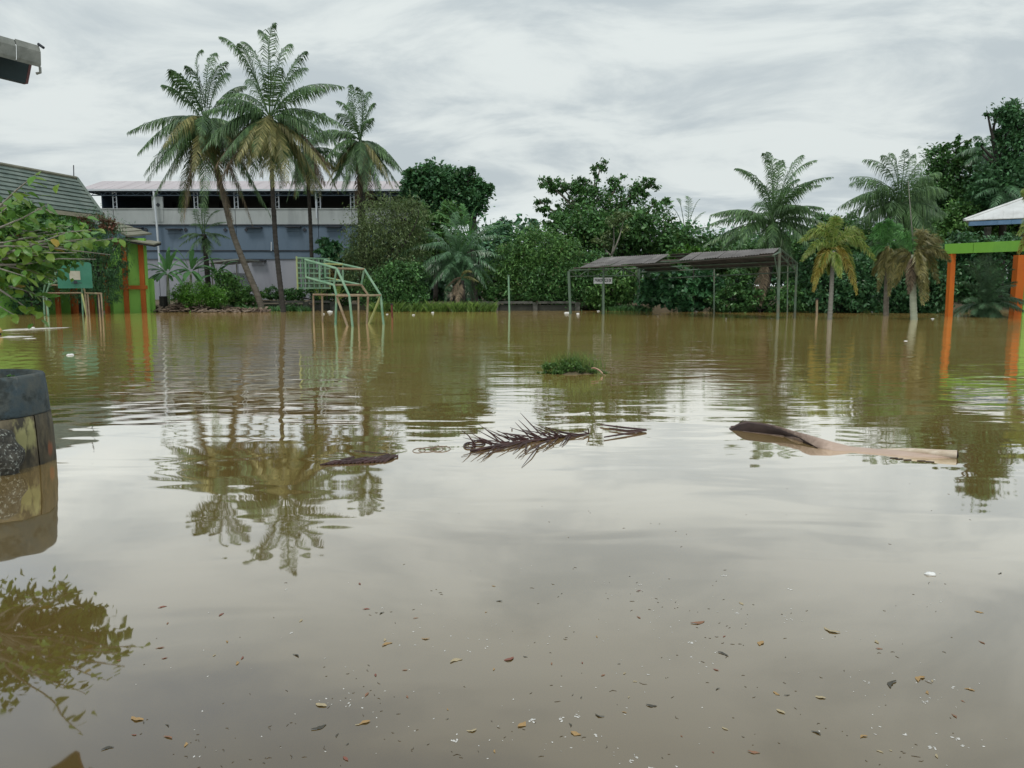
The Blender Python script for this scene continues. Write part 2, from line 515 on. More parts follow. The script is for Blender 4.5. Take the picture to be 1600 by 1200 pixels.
def leaf_cloud(mb, blobs, n, size, clump=0.35, aspect=0.55, droop=0.2, shell=0.5, csize=None):
    """blobs: list of (center Vector, rx, ry, rz); n leaves shared by surface area; leaves gather in clumps"""
    area = np.array([b[1] * b[3] for b in blobs])
    share = area / area.sum()
    for b, sh in zip(blobs, share):
        k = max(12, int(n * sh))
        c, rx, ry, rz = b
        nc = max(5, int(k / 45))
        d = unit_rand(nc)
        rad = shell + (1 - shell) * rng.random((nc, 1)) ** 0.6
        rad *= 1 + 0.10 * rng.normal(size=(nc, 1))
        cc = np.array(c) + d * rad * np.array([rx, ry, rz])
        cs = (csize or clump * min(rx, rz)) * (0.6 + 0.8 * rng.random((nc, 1)))
        idx = rng.integers(0, nc, k)
        off = rng.normal(size=(k, 3)) * np.array([1, 1, 0.75]) * cs[idx]
        p = cc[idx] + off * 0.62
        s = size * (0.6 + 0.8 * rng.random((k, 1)))
        ax = unit_rand(k) + off / (np.linalg.norm(off, axis=1, keepdims=True) + 1e-6) * 0.8
        ax[:, 2] -= droop
        ax /= np.linalg.norm(ax, axis=1, keepdims=True)
        up = unit_rand(k) * 0.7 + np.array([0, 0, 1.0])
        sd_ = np.cross(ax, up)
        sd_ /= np.linalg.norm(sd_, axis=1, keepdims=True) + 1e-9
        nn = np.cross(sd_, ax)
        v = np.empty((k * 4, 3))
        v[0::4] = p - ax * s * 0.5
        v[1::4] = p + sd_ * s * aspect * 0.5 + nn * s * 0.08
        v[2::4] = p + ax * s * 0.5
        v[3::4] = p - sd_ * s * aspect * 0.5 + nn * s * 0.08
        f = np.arange(k * 4).reshape(k, 4)
        mb.addnp(v, f)
    return mb


def px_blobs(lst, D, depth=0.9, jit=0.0):
    res = []
    for e in lst:
        cx, cy, rx, ry = e[:4]
        d = D + (e[4] if len(e) > 4 else 0.0)
        k = M_PER_PX(d)
        res.append((P(cx, cy, d), rx * k, (rx + ry) * 0.5 * k * depth, ry * k))
    return res


def bent(a, b, bend=0.08, n=5):
    a, b = Vector(a), Vector(b)
    ln = (b - a).length
    off = Vector(rng.normal(size=3).tolist()) * ln * bend
    return [a.lerp(b, t) + off * math.sin(math.pi * t) for t in np.linspace(0, 1, n)]


def tree(name, label, cat, D, blobs, n, size, lmat, base=None, fork=None, tr=0.15, bark=None, group=None, limbs=True, extra=None, aspect=0.55, clump=0.35, droop=0.2, shell=0.5):
    """base: photo px of the trunk's foot (x, y); fork: px where the limbs leave the trunk"""
    bl = px_blobs(blobs, D)
    bark = bark or BARK_D
    cxs = sum(b[0].x for b in bl) / len(bl)
    lowest = min(b[0].z - b[3] for b in bl)
    gx = P(base[0], 470, D).x if base else cxs
    foot = Vector((gx, D, max(ground_z(gx, D), -0.8) - 0.1))
    root = thing(name, label, cat, foot, group)
    zc = sum(b[0].z for b in bl) / len(bl)
    fk = P(fork[0], fork[1], D) if fork else Vector((0.5 * (gx + cxs), D, foot.z + 0.55 * max(zc - foot.z, 0.3)))
    tb = MB().tube(bent(foot, fk, 0.04, 6), [tr * (1 - 0.07 * i) for i in range(6)], 7)
    tb.build('trunk', bark, root, True)
    if limbs:
        for b in bl:
            lb = MB()
            lb.tube(bent(fk, b[0] + Vector((0, 0, b[3] * 0.2)), 0.07, 6), [tr * 0.55 * (1 - 0.15 * i) for i in range(6)], 5)
            for q in range(3):
                dd = Vector(unit_rand(1)[0].tolist())
                lb.tube(bent(b[0], b[0] + Vector((dd.x * b[1], dd.y * b[2], abs(dd.z) * b[3])) * 0.85, 0.08, 4), [tr * 0.22, tr * 0.16, tr * 0.1, tr * 0.04], 4)
            lb.build('limb', bark, root, True)
    mb = MB()
    leaf_cloud(mb, bl, n, size, clump, aspect, droop, shell)
    mb.build('crown', lmat, root)
    if extra:
        for nm, eb, en, es, em in extra:
            m2 = MB()
            leaf_cloud(m2, px_blobs(eb, D - 0.4), en, es, 0.35, 0.6, 0.1)
            m2.build(nm, em, root)
    return root


def frond(root, base, tip, arch, nl, llen, lw, droop, m, plume=False, rr=0.035, sweep=0.55, t0=0.14, side_lift=0.15, sub='frond'):
    base, tip = Vector(base), Vector(tip)
    dv = tip - base
    kz = 0.62 if dv.z > 0 else 0.40
    wob = Vector((random.uniform(-1, 1), random.uniform(-1, 1), 0)) * (0.13 * dv.length if dv.z > 0.5 * dv.length else 0.05 * dv.length)
    if dv.z > 0.5 * dv.length:
        kz = 0.8
    c = base + Vector((dv.x * 0.36, dv.y * 0.36, dv.z * kz + arch)) + wob
    mb = MB()
    pts = []
    K = 9
    for i in range(K):
        t = i / (K - 1)
        pts.append(base * (1 - t) ** 2 + c * (2 * t * (1 - t)) + tip * t * t)
    mb.tube(pts, [rr * (1 - 0.88 * i / (K - 1)) for i in range(K)], 4)
    vs, fs = [], []
    up = Vector((0, 0, 1))
    fixs = (tip - base).cross(up)
    if fixs.length < 0.15 * (tip - base).length:
        fixs = Vector((random.uniform(-1, 1), random.uniform(-1, 1), 0))
    fixs.normalize()
    for i in range(nl):
        t = t0 + (1 - t0) * (i + random.uniform(-0.3, 0.3)) / nl
        t = min(max(t, t0), 1)
        p = base * (1 - t) ** 2 + c * (2 * t * (1 - t)) + tip * t * t
        T = ((c - base) * (1 - t) + (tip - c) * t).normalized()
        S = T.cross(up)
        if S.length < 0.25:
            S = fixs.copy()
        S.normalize()
        if S.dot(fixs) < 0:
            S = -S
        Nn = S.cross(T).normalized()
        if Nn.z < 0:
            Nn = -Nn
        prof = min(1.0, 0.45 + 2.2 * (t - t0)) * (1.0 - 0.75 * max(0, (t - 0.5) / 0.5) ** 1.6)
        for s in (-1, 1):
            ln = llen * prof * random.uniform(0.82, 1.15)
            if random.random() < 0.03:
                continue
            if plume:
                a = random.uniform(0, 2 * math.pi)
                d = S * math.cos(a) + Nn * math.sin(a) + T * sweep
            else:
                d = S * s + T * (sweep + random.uniform(-0.12, 0.12) + 0.5 * max(0, t - 0.75) * 4) + Nn * random.uniform(side_lift - 0.2, side_lift + 0.15)
            d.normalize()
            dr = droop * random.uniform(0.6, 1.4)
            q1 = p + (d + Vector((0, 0, -dr * 0.35))).normalized() * ln * 0.45
            q2 = q1 + (d + Vector((0, 0, -dr * 1.5))).normalized() * ln * 0.55
            wv = (q2 - p).cross(T)
            wv = wv.cross(q2 - p) if plume else T.copy()
            if wv.length < 1e-6:
                wv = S.copy()
            wv.normalize()
            k = len(vs)
            vs += [p - wv * lw * 0.3, p + wv * lw * 0.3, q1 - wv * lw * 0.5, q1 + wv * lw * 0.5, q2]
            fs += [(k, k + 1, k + 3, k + 2), (k + 2, k + 3, k + 4)]
    mb.add(vs, fs)
    return mb.build(sub, m, root)


def palm(name, label, D, base_px, crown_px, tips, llen, lw, nl, droop, fm, alt=None, trunk_pts=None, r0=0.18, r1=0.11, bark=None, plume=False, arch=None, group=None, fill=0, flen=None, cat='palm tree', foot_flare=1.5, nuts=None, spread_y=0.55, rr=0.035, sweep=0.55, spear=None, foot_z=None, low=0):
    """tips: frond tips in photo px (x, y[, depth offset m][, material key]); fill adds random ones behind and in front"""
    crown = P(crown_px[0], crown_px[1], D)
    bx = P(base_px[0], base_px[1], D).x
    fz = ground_z(bx, D) - 0.15 if foot_z is None else foot_z
    foot = Vector((bx, D, fz))
    root = thing(name, label, cat, foot, group)
    if trunk_pts is None:
        tp = bent(foot, crown, 0.015, 9)
    else:
        tp = [foot] + [P(x, y, D) for x, y in trunk_pts] + [crown]
        # resample smoothly
        res = []
        for i in range(len(tp) - 1):
            for k in range(4):
                t = k / 4
                p0, p1, p2, p3 = tp[max(i - 1, 0)], tp[i], tp[i + 1], tp[min(i + 2, len(tp) - 1)]
                res.append(0.5 * ((2 * p1) + (p2 - p0) * t + (2 * p0 - 5 * p1 + 4 * p2 - p3) * t * t + (3 * p1 - p0 - 3 * p2 + p3) * t ** 3))
        tp = res + [crown]
    # leaf-scar rings
    fine_p, fine_r = [], []
    nseg = len(tp) - 1
    for i in range(nseg):
        for k in range(6):
            t = (i + k / 6) / nseg
            fine_p.append(tp[i].lerp(tp[i + 1], k / 6))
            rr0 = r0 + (r1 - r0) * t
            rr0 *= 1 + (foot_flare - 1) * max(0, 1 - t * 9) ** 2
            fine_r.append(rr0 * (1 + 0.05 * ((k % 2) * 2 - 1)))
    fine_p.append(tp[-1])
    fine_r.append(r1)
    MB().tube(fine_p, fine_r, 9).build('trunk', bark or BARK, root, True)
    Lm = flen or 4.5
    for e in tips:
        dy = e[2] if len(e) > 2 and e[2] is not None else random.uniform(-1, 1) * Lm * spread_y
        tp_ = P(e[0], e[1], D)
        tp_ = Vector((tp_.x, D + dy, tp_.z))
        mm = fm
        if len(e) > 3:
            mm = e[3]
        vec = tp_ - crown
        ah = arch if arch is not None else 0.28
        a = vec.length * ah * (1.0 if vec.z < 0.5 * vec.length else 0.42)
        if vec.z < -0.7 * vec.length:
            a = vec.length * ah * 0.8
        st_ = max(0.0, min(1.0, (vec.z / max(vec.length, 0.1) - 0.15) / 0.5)) if not plume else 0.0
        frond(root, crown + Vector((random.uniform(-.08, .08), random.uniform(-.08, .08), random.uniform(-.25, .15))), tp_, a, int(nl * (1 - 0.15 * st_)), llen * (1 - 0.3 * st_), lw * (1 - 0.3 * st_), droop, mm, plume, rr, sweep + 0.55 * st_)
    for k in range(fill):
        az = random.choice((1, -1)) * random.uniform(0.9, 2.2)
        el = random.uniform(-1.0, 1.0)
        ln = Lm * random.uniform(0.75, 1.0)
        d = Vector((math.cos(az) * math.cos(el), math.sin(az) * math.cos(el), math.sin(el)))
        if el < -0.4:
            d = Vector((d.x * 0.7, d.y * 0.7, d.z))
        tp_ = crown + d * ln
        mm = alt if (alt and el < -0.5 and random.random() < 0.5) else fm
        frond(root, crown, tp_, ln * 0.28 * (1 if el < 0.6 else 0.3), nl, llen, lw, droop, mm, plume, rr, sweep)
    for k in range(low):
        az = 2 * math.pi * (k + random.uniform(-0.3, 0.3)) / low
        el = random.uniform(-1.25, -0.35)
        ln = Lm * random.uniform(0.75, 1.0)
        d = Vector((math.cos(az) * math.cos(el), math.sin(az) * math.cos(el), math.sin(el)))
        mm = alt if (alt and random.random() < 0.35) else fm
        frond(root, crown + Vector((0, 0, -0.1)), crown + d * ln, ln * 0.42, nl, llen, lw, droop * 1.15, mm, plume, rr, sweep)
    if nuts:
        for k in range(nuts):
            a = k * 2.4
            c = crown + Vector((math.cos(a) * 0.3, math.sin(a) * 0.3, -0.35 - 0.1 * (k % 3)))
            nb = MB()
            for j in range(5):
                pass
            nb.tube([c + Vector((0, 0, z)) for z in (0.14, 0.09, 0, -0.09, -0.14)], [0.03, 0.1, 0.13, 0.1, 0.03], 8)
            nb.build('coconut', G_OIL_G, root, True)
    if spear:
        sp_ = MB().tube([crown, crown.lerp(P(spear[0], spear[1], D), 0.5), P(spear[0], spear[1], D)], [0.03, 0.025, 0.012], 5)
        sp_.build('spear_leaf', TRUNK_FOX, root, True)
    return root

# ------------------------------------------------------------------ warehouse far behind
def warehouse():
    D = 70.0
    xl, xr = P(133, 300, D).x, P(652, 300, D).x
    z0 = 0.1
    z1 = P(400, 405, D).z
    z2 = P(400, 392, D).z
    z3 = P(400, 352, D).z
    z4 = P(400, 327, D).z
    z5 = P(400, 297.5, D).z
    root = thing('warehouse', 'long grey warehouse with open top storey and pinkish metal roof behind the palms', 'building', (0.5 * (xl + xr), D, z0))
    dep = 16.0
    px_cols = [133, 178, 243, 305, 368, 432, 497, 550, 606, 652]
    xs = [P(p, 330, D).x for p in px_cols]
    for a, b in zip(xs[:-1], xs[1:]):
        w_ = b - a - 0.05
        c = 0.5 * (a + b)
        MB().box((c, D + dep / 2, 0.5 * (z0 + z1)), (w_, dep, z1 - z0)).build('lower_wall_panel', WALL_LILAC, root)
        MB().box((c, D + dep / 2 - 0.05, 0.5 * (z2 + z3) + 0.02), (w_, dep, z3 - z2 - 0.10)).build('wall_panel', WALL_BLUE, root)
        MB().box((c, D + 0.03, 0.5 * (z3 + z4) + 0.04), (w_, 0.3, z4 - z3 - 0.08)).build('parapet_panel', WALL_PALE, root)
    MB().box((0.5 * (xl + xr), D + dep / 2 - 0.1, 0.5 * (z1 + z2)), (xr - xl, dep, z2 - z1 - 0.04)).build('wall_band', WALL_BLUE, root)
    MB().box((0.5 * (xl + xr), D + dep / 2 - 0.12, z2 + 0.01), (xr - xl, dep + 0.1, 0.09)).build('ledge_course', LEDGE, root)
    MB().box((0.5 * (xl + xr), D + dep / 2 - 0.12, z3 + 0.02), (xr - xl, dep + 0.1, 0.10)).build('ledge_course', LEDGE, root)
    MB().box((0.5 * (xl + xr), D + 0.02, z4 + 0.03), (xr - xl, 0.4, 0.09)).build('parapet_coping', WALL_PALE, root)
    # slab of the top floor and the dark netted back and sides
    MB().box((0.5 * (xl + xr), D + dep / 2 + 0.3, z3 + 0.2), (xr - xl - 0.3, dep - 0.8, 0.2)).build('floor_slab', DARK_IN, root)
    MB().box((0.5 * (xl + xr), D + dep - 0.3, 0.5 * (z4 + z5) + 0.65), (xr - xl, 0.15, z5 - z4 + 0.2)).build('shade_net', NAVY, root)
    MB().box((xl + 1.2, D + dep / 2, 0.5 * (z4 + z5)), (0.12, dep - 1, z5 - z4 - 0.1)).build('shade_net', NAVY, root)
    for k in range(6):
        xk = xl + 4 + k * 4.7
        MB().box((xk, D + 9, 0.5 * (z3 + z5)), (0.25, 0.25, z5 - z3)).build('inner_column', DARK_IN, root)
    for k, x in enumerate(xs[1:-1]):
        c = MB()
        for s in (-0.16, 0.16):
            c.tube([(x + s, D + 0.28, z3), (x + s, D + 0.28, z5 + 0.1)], 0.055, 6)
        for j in range(4):
            zz = z4 + (z5 - z4) * (j + 0.5) / 4
            c.tube([(x - 0.16, D + 0.28, zz), (x + 0.16, D + 0.28, zz + 0.1)], 0.025, 4)
        c.build('lattice_column', STEEL_W, root)
    # eave truss
    t = MB()
    for zz in (z5 - 0.42, z5 - 0.06):
        t.tube([(xl, D + 0.1, zz), (xr, D + 0.1, zz)], 0.05, 5)
    n = 60
    for k in range(n):
        xa = xl + (xr - xl) * k / n
        xb = xl + (xr - xl) * (k + 1) / n
        t.tube([(xa, D + 0.1, z5 - 0.42 if k % 2 else z5 - 0.06), (xb, D + 0.1, z5 - 0.06 if k % 2 else z5 - 0.42)], 0.025, 4)
    t.build('eave_truss', WALL_BLUE, root)
    # hipped metal roof in sheets
    rl = P(160, 283, D + 7).x
    zr = P(400, 283, D + 7).z
    ns = 26
    for k in range(ns):
        a, b = k / ns, (k + 1) / ns - 0.0012
        e0, e1 = xl - 0.5 + (xr - xl + 1.0) * a, xl - 0.5 + (xr - xl + 1.0) * b
        r0_, r1_ = max(rl, e0), max(rl, e1)
        r0_, r1_ = rl + (xr - rl) * a, rl + (xr - rl) * b
        MB().slab([(e0, D - 0.5, z5), (e1, D - 0.5, z5), (r1_, D + 7, zr), (r0_, D + 7, zr)], 0.06).build('roof_sheet', ROOF_PINK, root)
    MB().add([(xl - 0.5, D - 0.5, z5), (rl, D + 7, zr), (xl - 0.5, D + 16.5, z5)], [(0, 1, 2)]).build('hip_sheet', ROOF_PINK, root)
    MB().slab([(xl - 0.5, D + 16.5, z5), (xr + .5, D + 16.5, z5), (xr, D + 7.1, zr), (rl, D + 7.1, zr)][::-1], 0.06).build('rear_roof_sheet', ROOF_PINK, root)
    MB().box((0.5 * (xl + xr), D - 0.52, z5 - 0.02), (xr - xl + 1, 0.08, 0.16)).build('gutter', STEEL_W, root)
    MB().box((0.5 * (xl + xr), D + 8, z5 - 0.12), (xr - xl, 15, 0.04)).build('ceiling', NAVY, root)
    # downpipe, ledges over the slot windows, stair block on the parapet, AC unit, lean-to
    MB().tube([P(240, 299, D - 0.6), P(245, 350, D - 0.6), P(250, 420, D - 0.6)], 0.09, 7).build('downpipe', STEEL_W, root)
    MB().tube([P(493, 300, D - 0.3), P(495, 341, D - 0.3)], 0.07, 6).build('downpipe', STEEL_W, root)
    MB().tube([P(424, 378, D - 0.3), P(424, 392, D - 0.3)], 0.05, 6).build('downpipe', STEEL_W, root)
    MB().box(P(247, 327, D - 0.06) + Vector((0, 0, 0)), (0.95, 0.2, 2.2)).build('pier', WALL_PALE, root)
    for px, py in ((211, 356), (272, 358), (397, 355.5), (458, 354.5), (521, 354.5), (403, 407)):
        wd = MB().box(P(px, py + 4, D - 0.03), (1.2, 0.16, 0.34))
        o = wd.build('slot_window', WALL_BLUE if py < 400 else WALL_LILAC, root)
        MB().box(P(px, py, D - 0.3), (1.36, 0.5, 0.09)).build('ledge', LEDGE, o)
    for px in (193, 228, 290, 352, 385, 476, 537):
        MB().box(P(px, 359, D - 0.1), (0.26, 0.1, 0.26), mat=Matrix.Rotation(R(45), 3, 'Y')).build('vent_block', LEDGE, root)
    MB().box(P(247, 320, D - 0.17), (0.26, 0.1, 0.26), mat=Matrix.Rotation(R(45), 3, 'Y')).build('vent_block', LEDGE, root)


warehouse()


def lean_to():
    D = 62
    root = thing('lean_to_shed', 'small lean-to shed with pale sheet roof against the lilac warehouse wall', 'shed', (P(358, 470, D).x, D, 0.2))
    a, b = P(330, 410, D), P(374, 404.5, D)
    MB().slab([(a.x, D - 1, a.z), (b.x + .3, D - 1, b.z), (b.x + .3, D + 4, b.z), (a.x, D + 4, a.z)], 0.1).build('roof', ZINC, root)
    MB().box((0.5 * (a.x + b.x) - 0.2, D + 2, 1.4), (b.x - a.x - 0.6, 3, 2.4)).build('wall', WALL_LILAC, root)
    c = P(362, 437, D)
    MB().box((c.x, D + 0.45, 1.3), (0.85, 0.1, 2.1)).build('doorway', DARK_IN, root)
    for x in (a.x + 0.3, b.x):
        MB().tube([(x, D - 0.7, 0.2), (x, D - 0.7, a.z - 0.02)], 0.06, 6).build('post', CONC, root)
    c = P(384, 444, 66)
    u = thing('air_conditioner', 'white outdoor air conditioner unit on a stand by the warehouse wall', 'air conditioner', (c.x, 66, c.z - 0.4))
    MB().box((c.x, 66, c.z), (0.85, 0.35, 0.6)).build('casing', STEEL_W, u)
    MB().tube([(c.x + 0.1, 65.8, c.z), (c.x + 0.1, 65.76, c.z)], 0.22, 14).build('fan_grille', LEDGE, u)
    MB().box((c.x, 66, 0.5 * (c.z - 0.32 + 0.2)), (0.6, 0.3, c.z - 0.32 - 0.2)).build('stand', CONC, u)


lean_to()

# ------------------------------------------------------------------ green school building on the left
def school():
    D = 45.5
    root = thing('school_building', 'green walled school building with orange columns and steep tiled roof', 'building', (P(120, 480, D).x, D + 1, -0.8))
    # end wall facing the camera
    xl, xr = P(176, 480, D).x, P(231, 480, D).x
    ztop = P(200, 372, D).z
    zb = P(200, 448, D).z
    MB().box((0.5 * (xl + xr), D + 0.2, 0.5 * (zb - 0.8) + 0.0), (xr - xl, 0.24, zb + 0.8)).build('lower_wall', SCHOOL_GREEN, root)
    MB().box((0.5 * (xl + xr), D + 0.21, 0.5 * (zb + ztop) + 0.003), (xr - xl - 0.05, 0.24, ztop - zb - 0.006)).build('upper_wall', SCHOOL_GREEN, root)
    x2 = P(247, 480, D + 2).x
    MB().box((0.5 * (xr + x2), D + 0.9, 0.55), (x2 - xr, 0.2, 2.9)).build('side_wall', SCHOOL_GREEN, root)
    dk = P(233, 470, D)
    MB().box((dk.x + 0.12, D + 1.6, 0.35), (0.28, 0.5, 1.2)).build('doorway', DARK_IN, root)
    for a, b, w_ in (((193, 380), (199, 500), 0.26), ((219, 378), (226, 500), 0.26)):
        t_, bt = P(a[0], a[1], D), P(b[0], b[1], D)
        MB().hexa([bt + Vector((x, y, -0.6)) for x, y in ((-w_ / 2, -0.06), (w_ / 2, -0.06), (w_ / 2, 0.07), (-w_ / 2, 0.07))],
                  [t_ + Vector((x, y, 0)) for x, y in ((-w_ / 2, -0.06), (w_ / 2, -0.06), (w_ / 2, 0.07), (-w_ / 2, 0.07))]).build('column', SCHOOL_ORANGE, root)
    a, b = P(188, 449, D), P(230, 449, D)
    MB().box((0.5 * (a.x + b.x), D - 0.02, a.z), (b.x - a.x, 0.16, 0.22)).build('beam', SCHOOL_ORANGE, root)
    # long wing running left
    wl = P(-120, 480, D).x
    MB().box((0.5 * (wl + xl), D + 3.0, 1.6), (xl - wl - 0.02, 0.3, 4.8)).build('wing_wall', SCHOOL_GREEN, root)
    for px in (168, 142, 115, 80, 52, 10, -40):
        x = P(px, 480, D + 0.4).x
        MB().box((x, D + 0.4, 1.2), (0.22, 0.22, 4.0)).build('column', SCHOOL_ORANGE, root)
    a = P(172, 446, D)
    MB().box((0.5 * (wl + xl), D + 0.42, 3.3), (xl - wl, 0.18, 0.25)).build('beam', SCHOOL_ORANGE, root)
    for px in (128, 97, 65):
        x = P(px, 470, D + 2.8).x
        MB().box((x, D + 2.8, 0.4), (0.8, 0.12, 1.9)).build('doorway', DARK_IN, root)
    # steep upper roof: courses between ridge and eave, running away from the camera
    D1 = 48.0
    A1 = P(120, 279.5, D1)
    A0 = P(-60, 247, 40.2)
    A0.z = A1.z
    E1 = P(161, 337, 47.0)
    E0 = Vector((A0.x + (E1.x - A1.x), A0.y + (E1.y - A1.y) - 0.2, E1.z))
    nc = 9
    for k in range(nc):
        a, b = k / nc, (k + 1) / nc
        q = [A0.lerp(E0, b), A1.lerp(E1, b), A1.lerp(E1, a), A0.lerp(E0, a)]
        nrm = (q[1] - q[0]).cross(q[3] - q[0]).normalized()
        if nrm.z < 0:
            nrm = -nrm
        q = [q[0] + nrm * 0.06, q[1] + nrm * 0.06, q[2] - nrm * 0.0, q[3] - nrm * 0.0]
        MB().slab(q, 0.1, nrm).build('roof_course', TILE_GREEN, root)
    MB().tube([A0 + Vector((0, 0, 0.05)), A1 + Vector((0, 0, 0.05))], 0.10, 6).build('ridge_cap', TILE_TAN, root)
    MB().tube([A1 + Vector((0.02, 0, 0.04)), E1 + Vector((0.02, 0, 0.06))], 0.09, 6).build('hip_cap', TILE_GREEN, root)
    # far hip and rear slope close the roof
    Rr = A0 + Vector((-4.5, 1.0, E0.z - A0.z))
    R1 = A1 + Vector((-3.5, 2.5, E1.z - A1.z))
    MB().add([A0, A1, R1, Rr], [(0, 1, 2, 3)]).add([A1, E1, R1], [(0, 1, 2)]).build('rear_roof', TILE_GREEN, root)
    MB().slab([E0 + Vector((0, -0.05, -0.02)), E1 + Vector((0.05, 0, -0.02)), E1 + Vector((0.05, 0.1, -0.02)), E0 + Vector((0, 0.1, -0.02))], 0.22).build('eave_board', TRIM_CREAM, root)
    q = [E0 + Vector((-0.7, 0.1, 0)), E1 + Vector((-0.7, 0.1, 0)), E1 + Vector((-0.95, 0.1, 0)), E0 + Vector((-0.95, 0.1, 0))]
    MB().hexa([Vector((p.x, p.y, 2.0)) for p in q], [Vector((p.x, p.y, p.z - 0.05)) for p in q]).build('side_wall', SCHOOL_GREEN, root)
    for k in range(3, 6):
        p = q[0].lerp(q[1], (k + 0.5) / 6) + Vector((0.12, 0, 0))
        MB().box((p.x, p.y, 0.58), (0.2, 0.2, 2.84)).build('column', SCHOOL_ORANGE, root)
    iw = [v + Vector((-1.6, 0, 0)) for v in q]
    MB().hexa([Vector((p.x, p.y, -0.85)) for p in iw], [Vector((p.x, p.y, 5.2)) for p in iw]).build('inner_wall', SCHOOL_GREEN, root)
    # lower roof over the end wall, in courses
    T0, T1 = P(150, 341, 47.6), P(166, 341, 49.0)
    e0, e1 = P(199, 369, 44.6), P(237, 365.5, 47.2)
    for k in range(5):
        a, b = k / 5, (k + 1) / 5
        q = [T0.lerp(e0, b), T1.lerp(e1, b), T1.lerp(e1, a), T0.lerp(e0, a)]
        q = [q[0] + Vector((0, 0, .05)), q[1] + Vector((0, 0, .05)), q[2], q[3]]
        MB().slab(q, 0.1).build('lower_roof_course', TILE_TAN, root)
    q = [P(190, 373, 44.8), P(241, 381, 44.6), P(251.5, 378, 46.6), P(197, 369, 47.2)]
    MB().slab(q, 0.07).build('canopy_sheet', TILE_TAN, root)
    q2 = [p + Vector((0, 0.02, -0.09)) for p in q]
    MB().slab(q2, 0.09).build('canopy_frame', DARK_IN, root)
    MB().tube([P(115.5, 280, D1 + 0.5), P(115, 258, D1 + 0.5)], 0.03, 5).build('lightning_rod', LEDGE, root)


school()

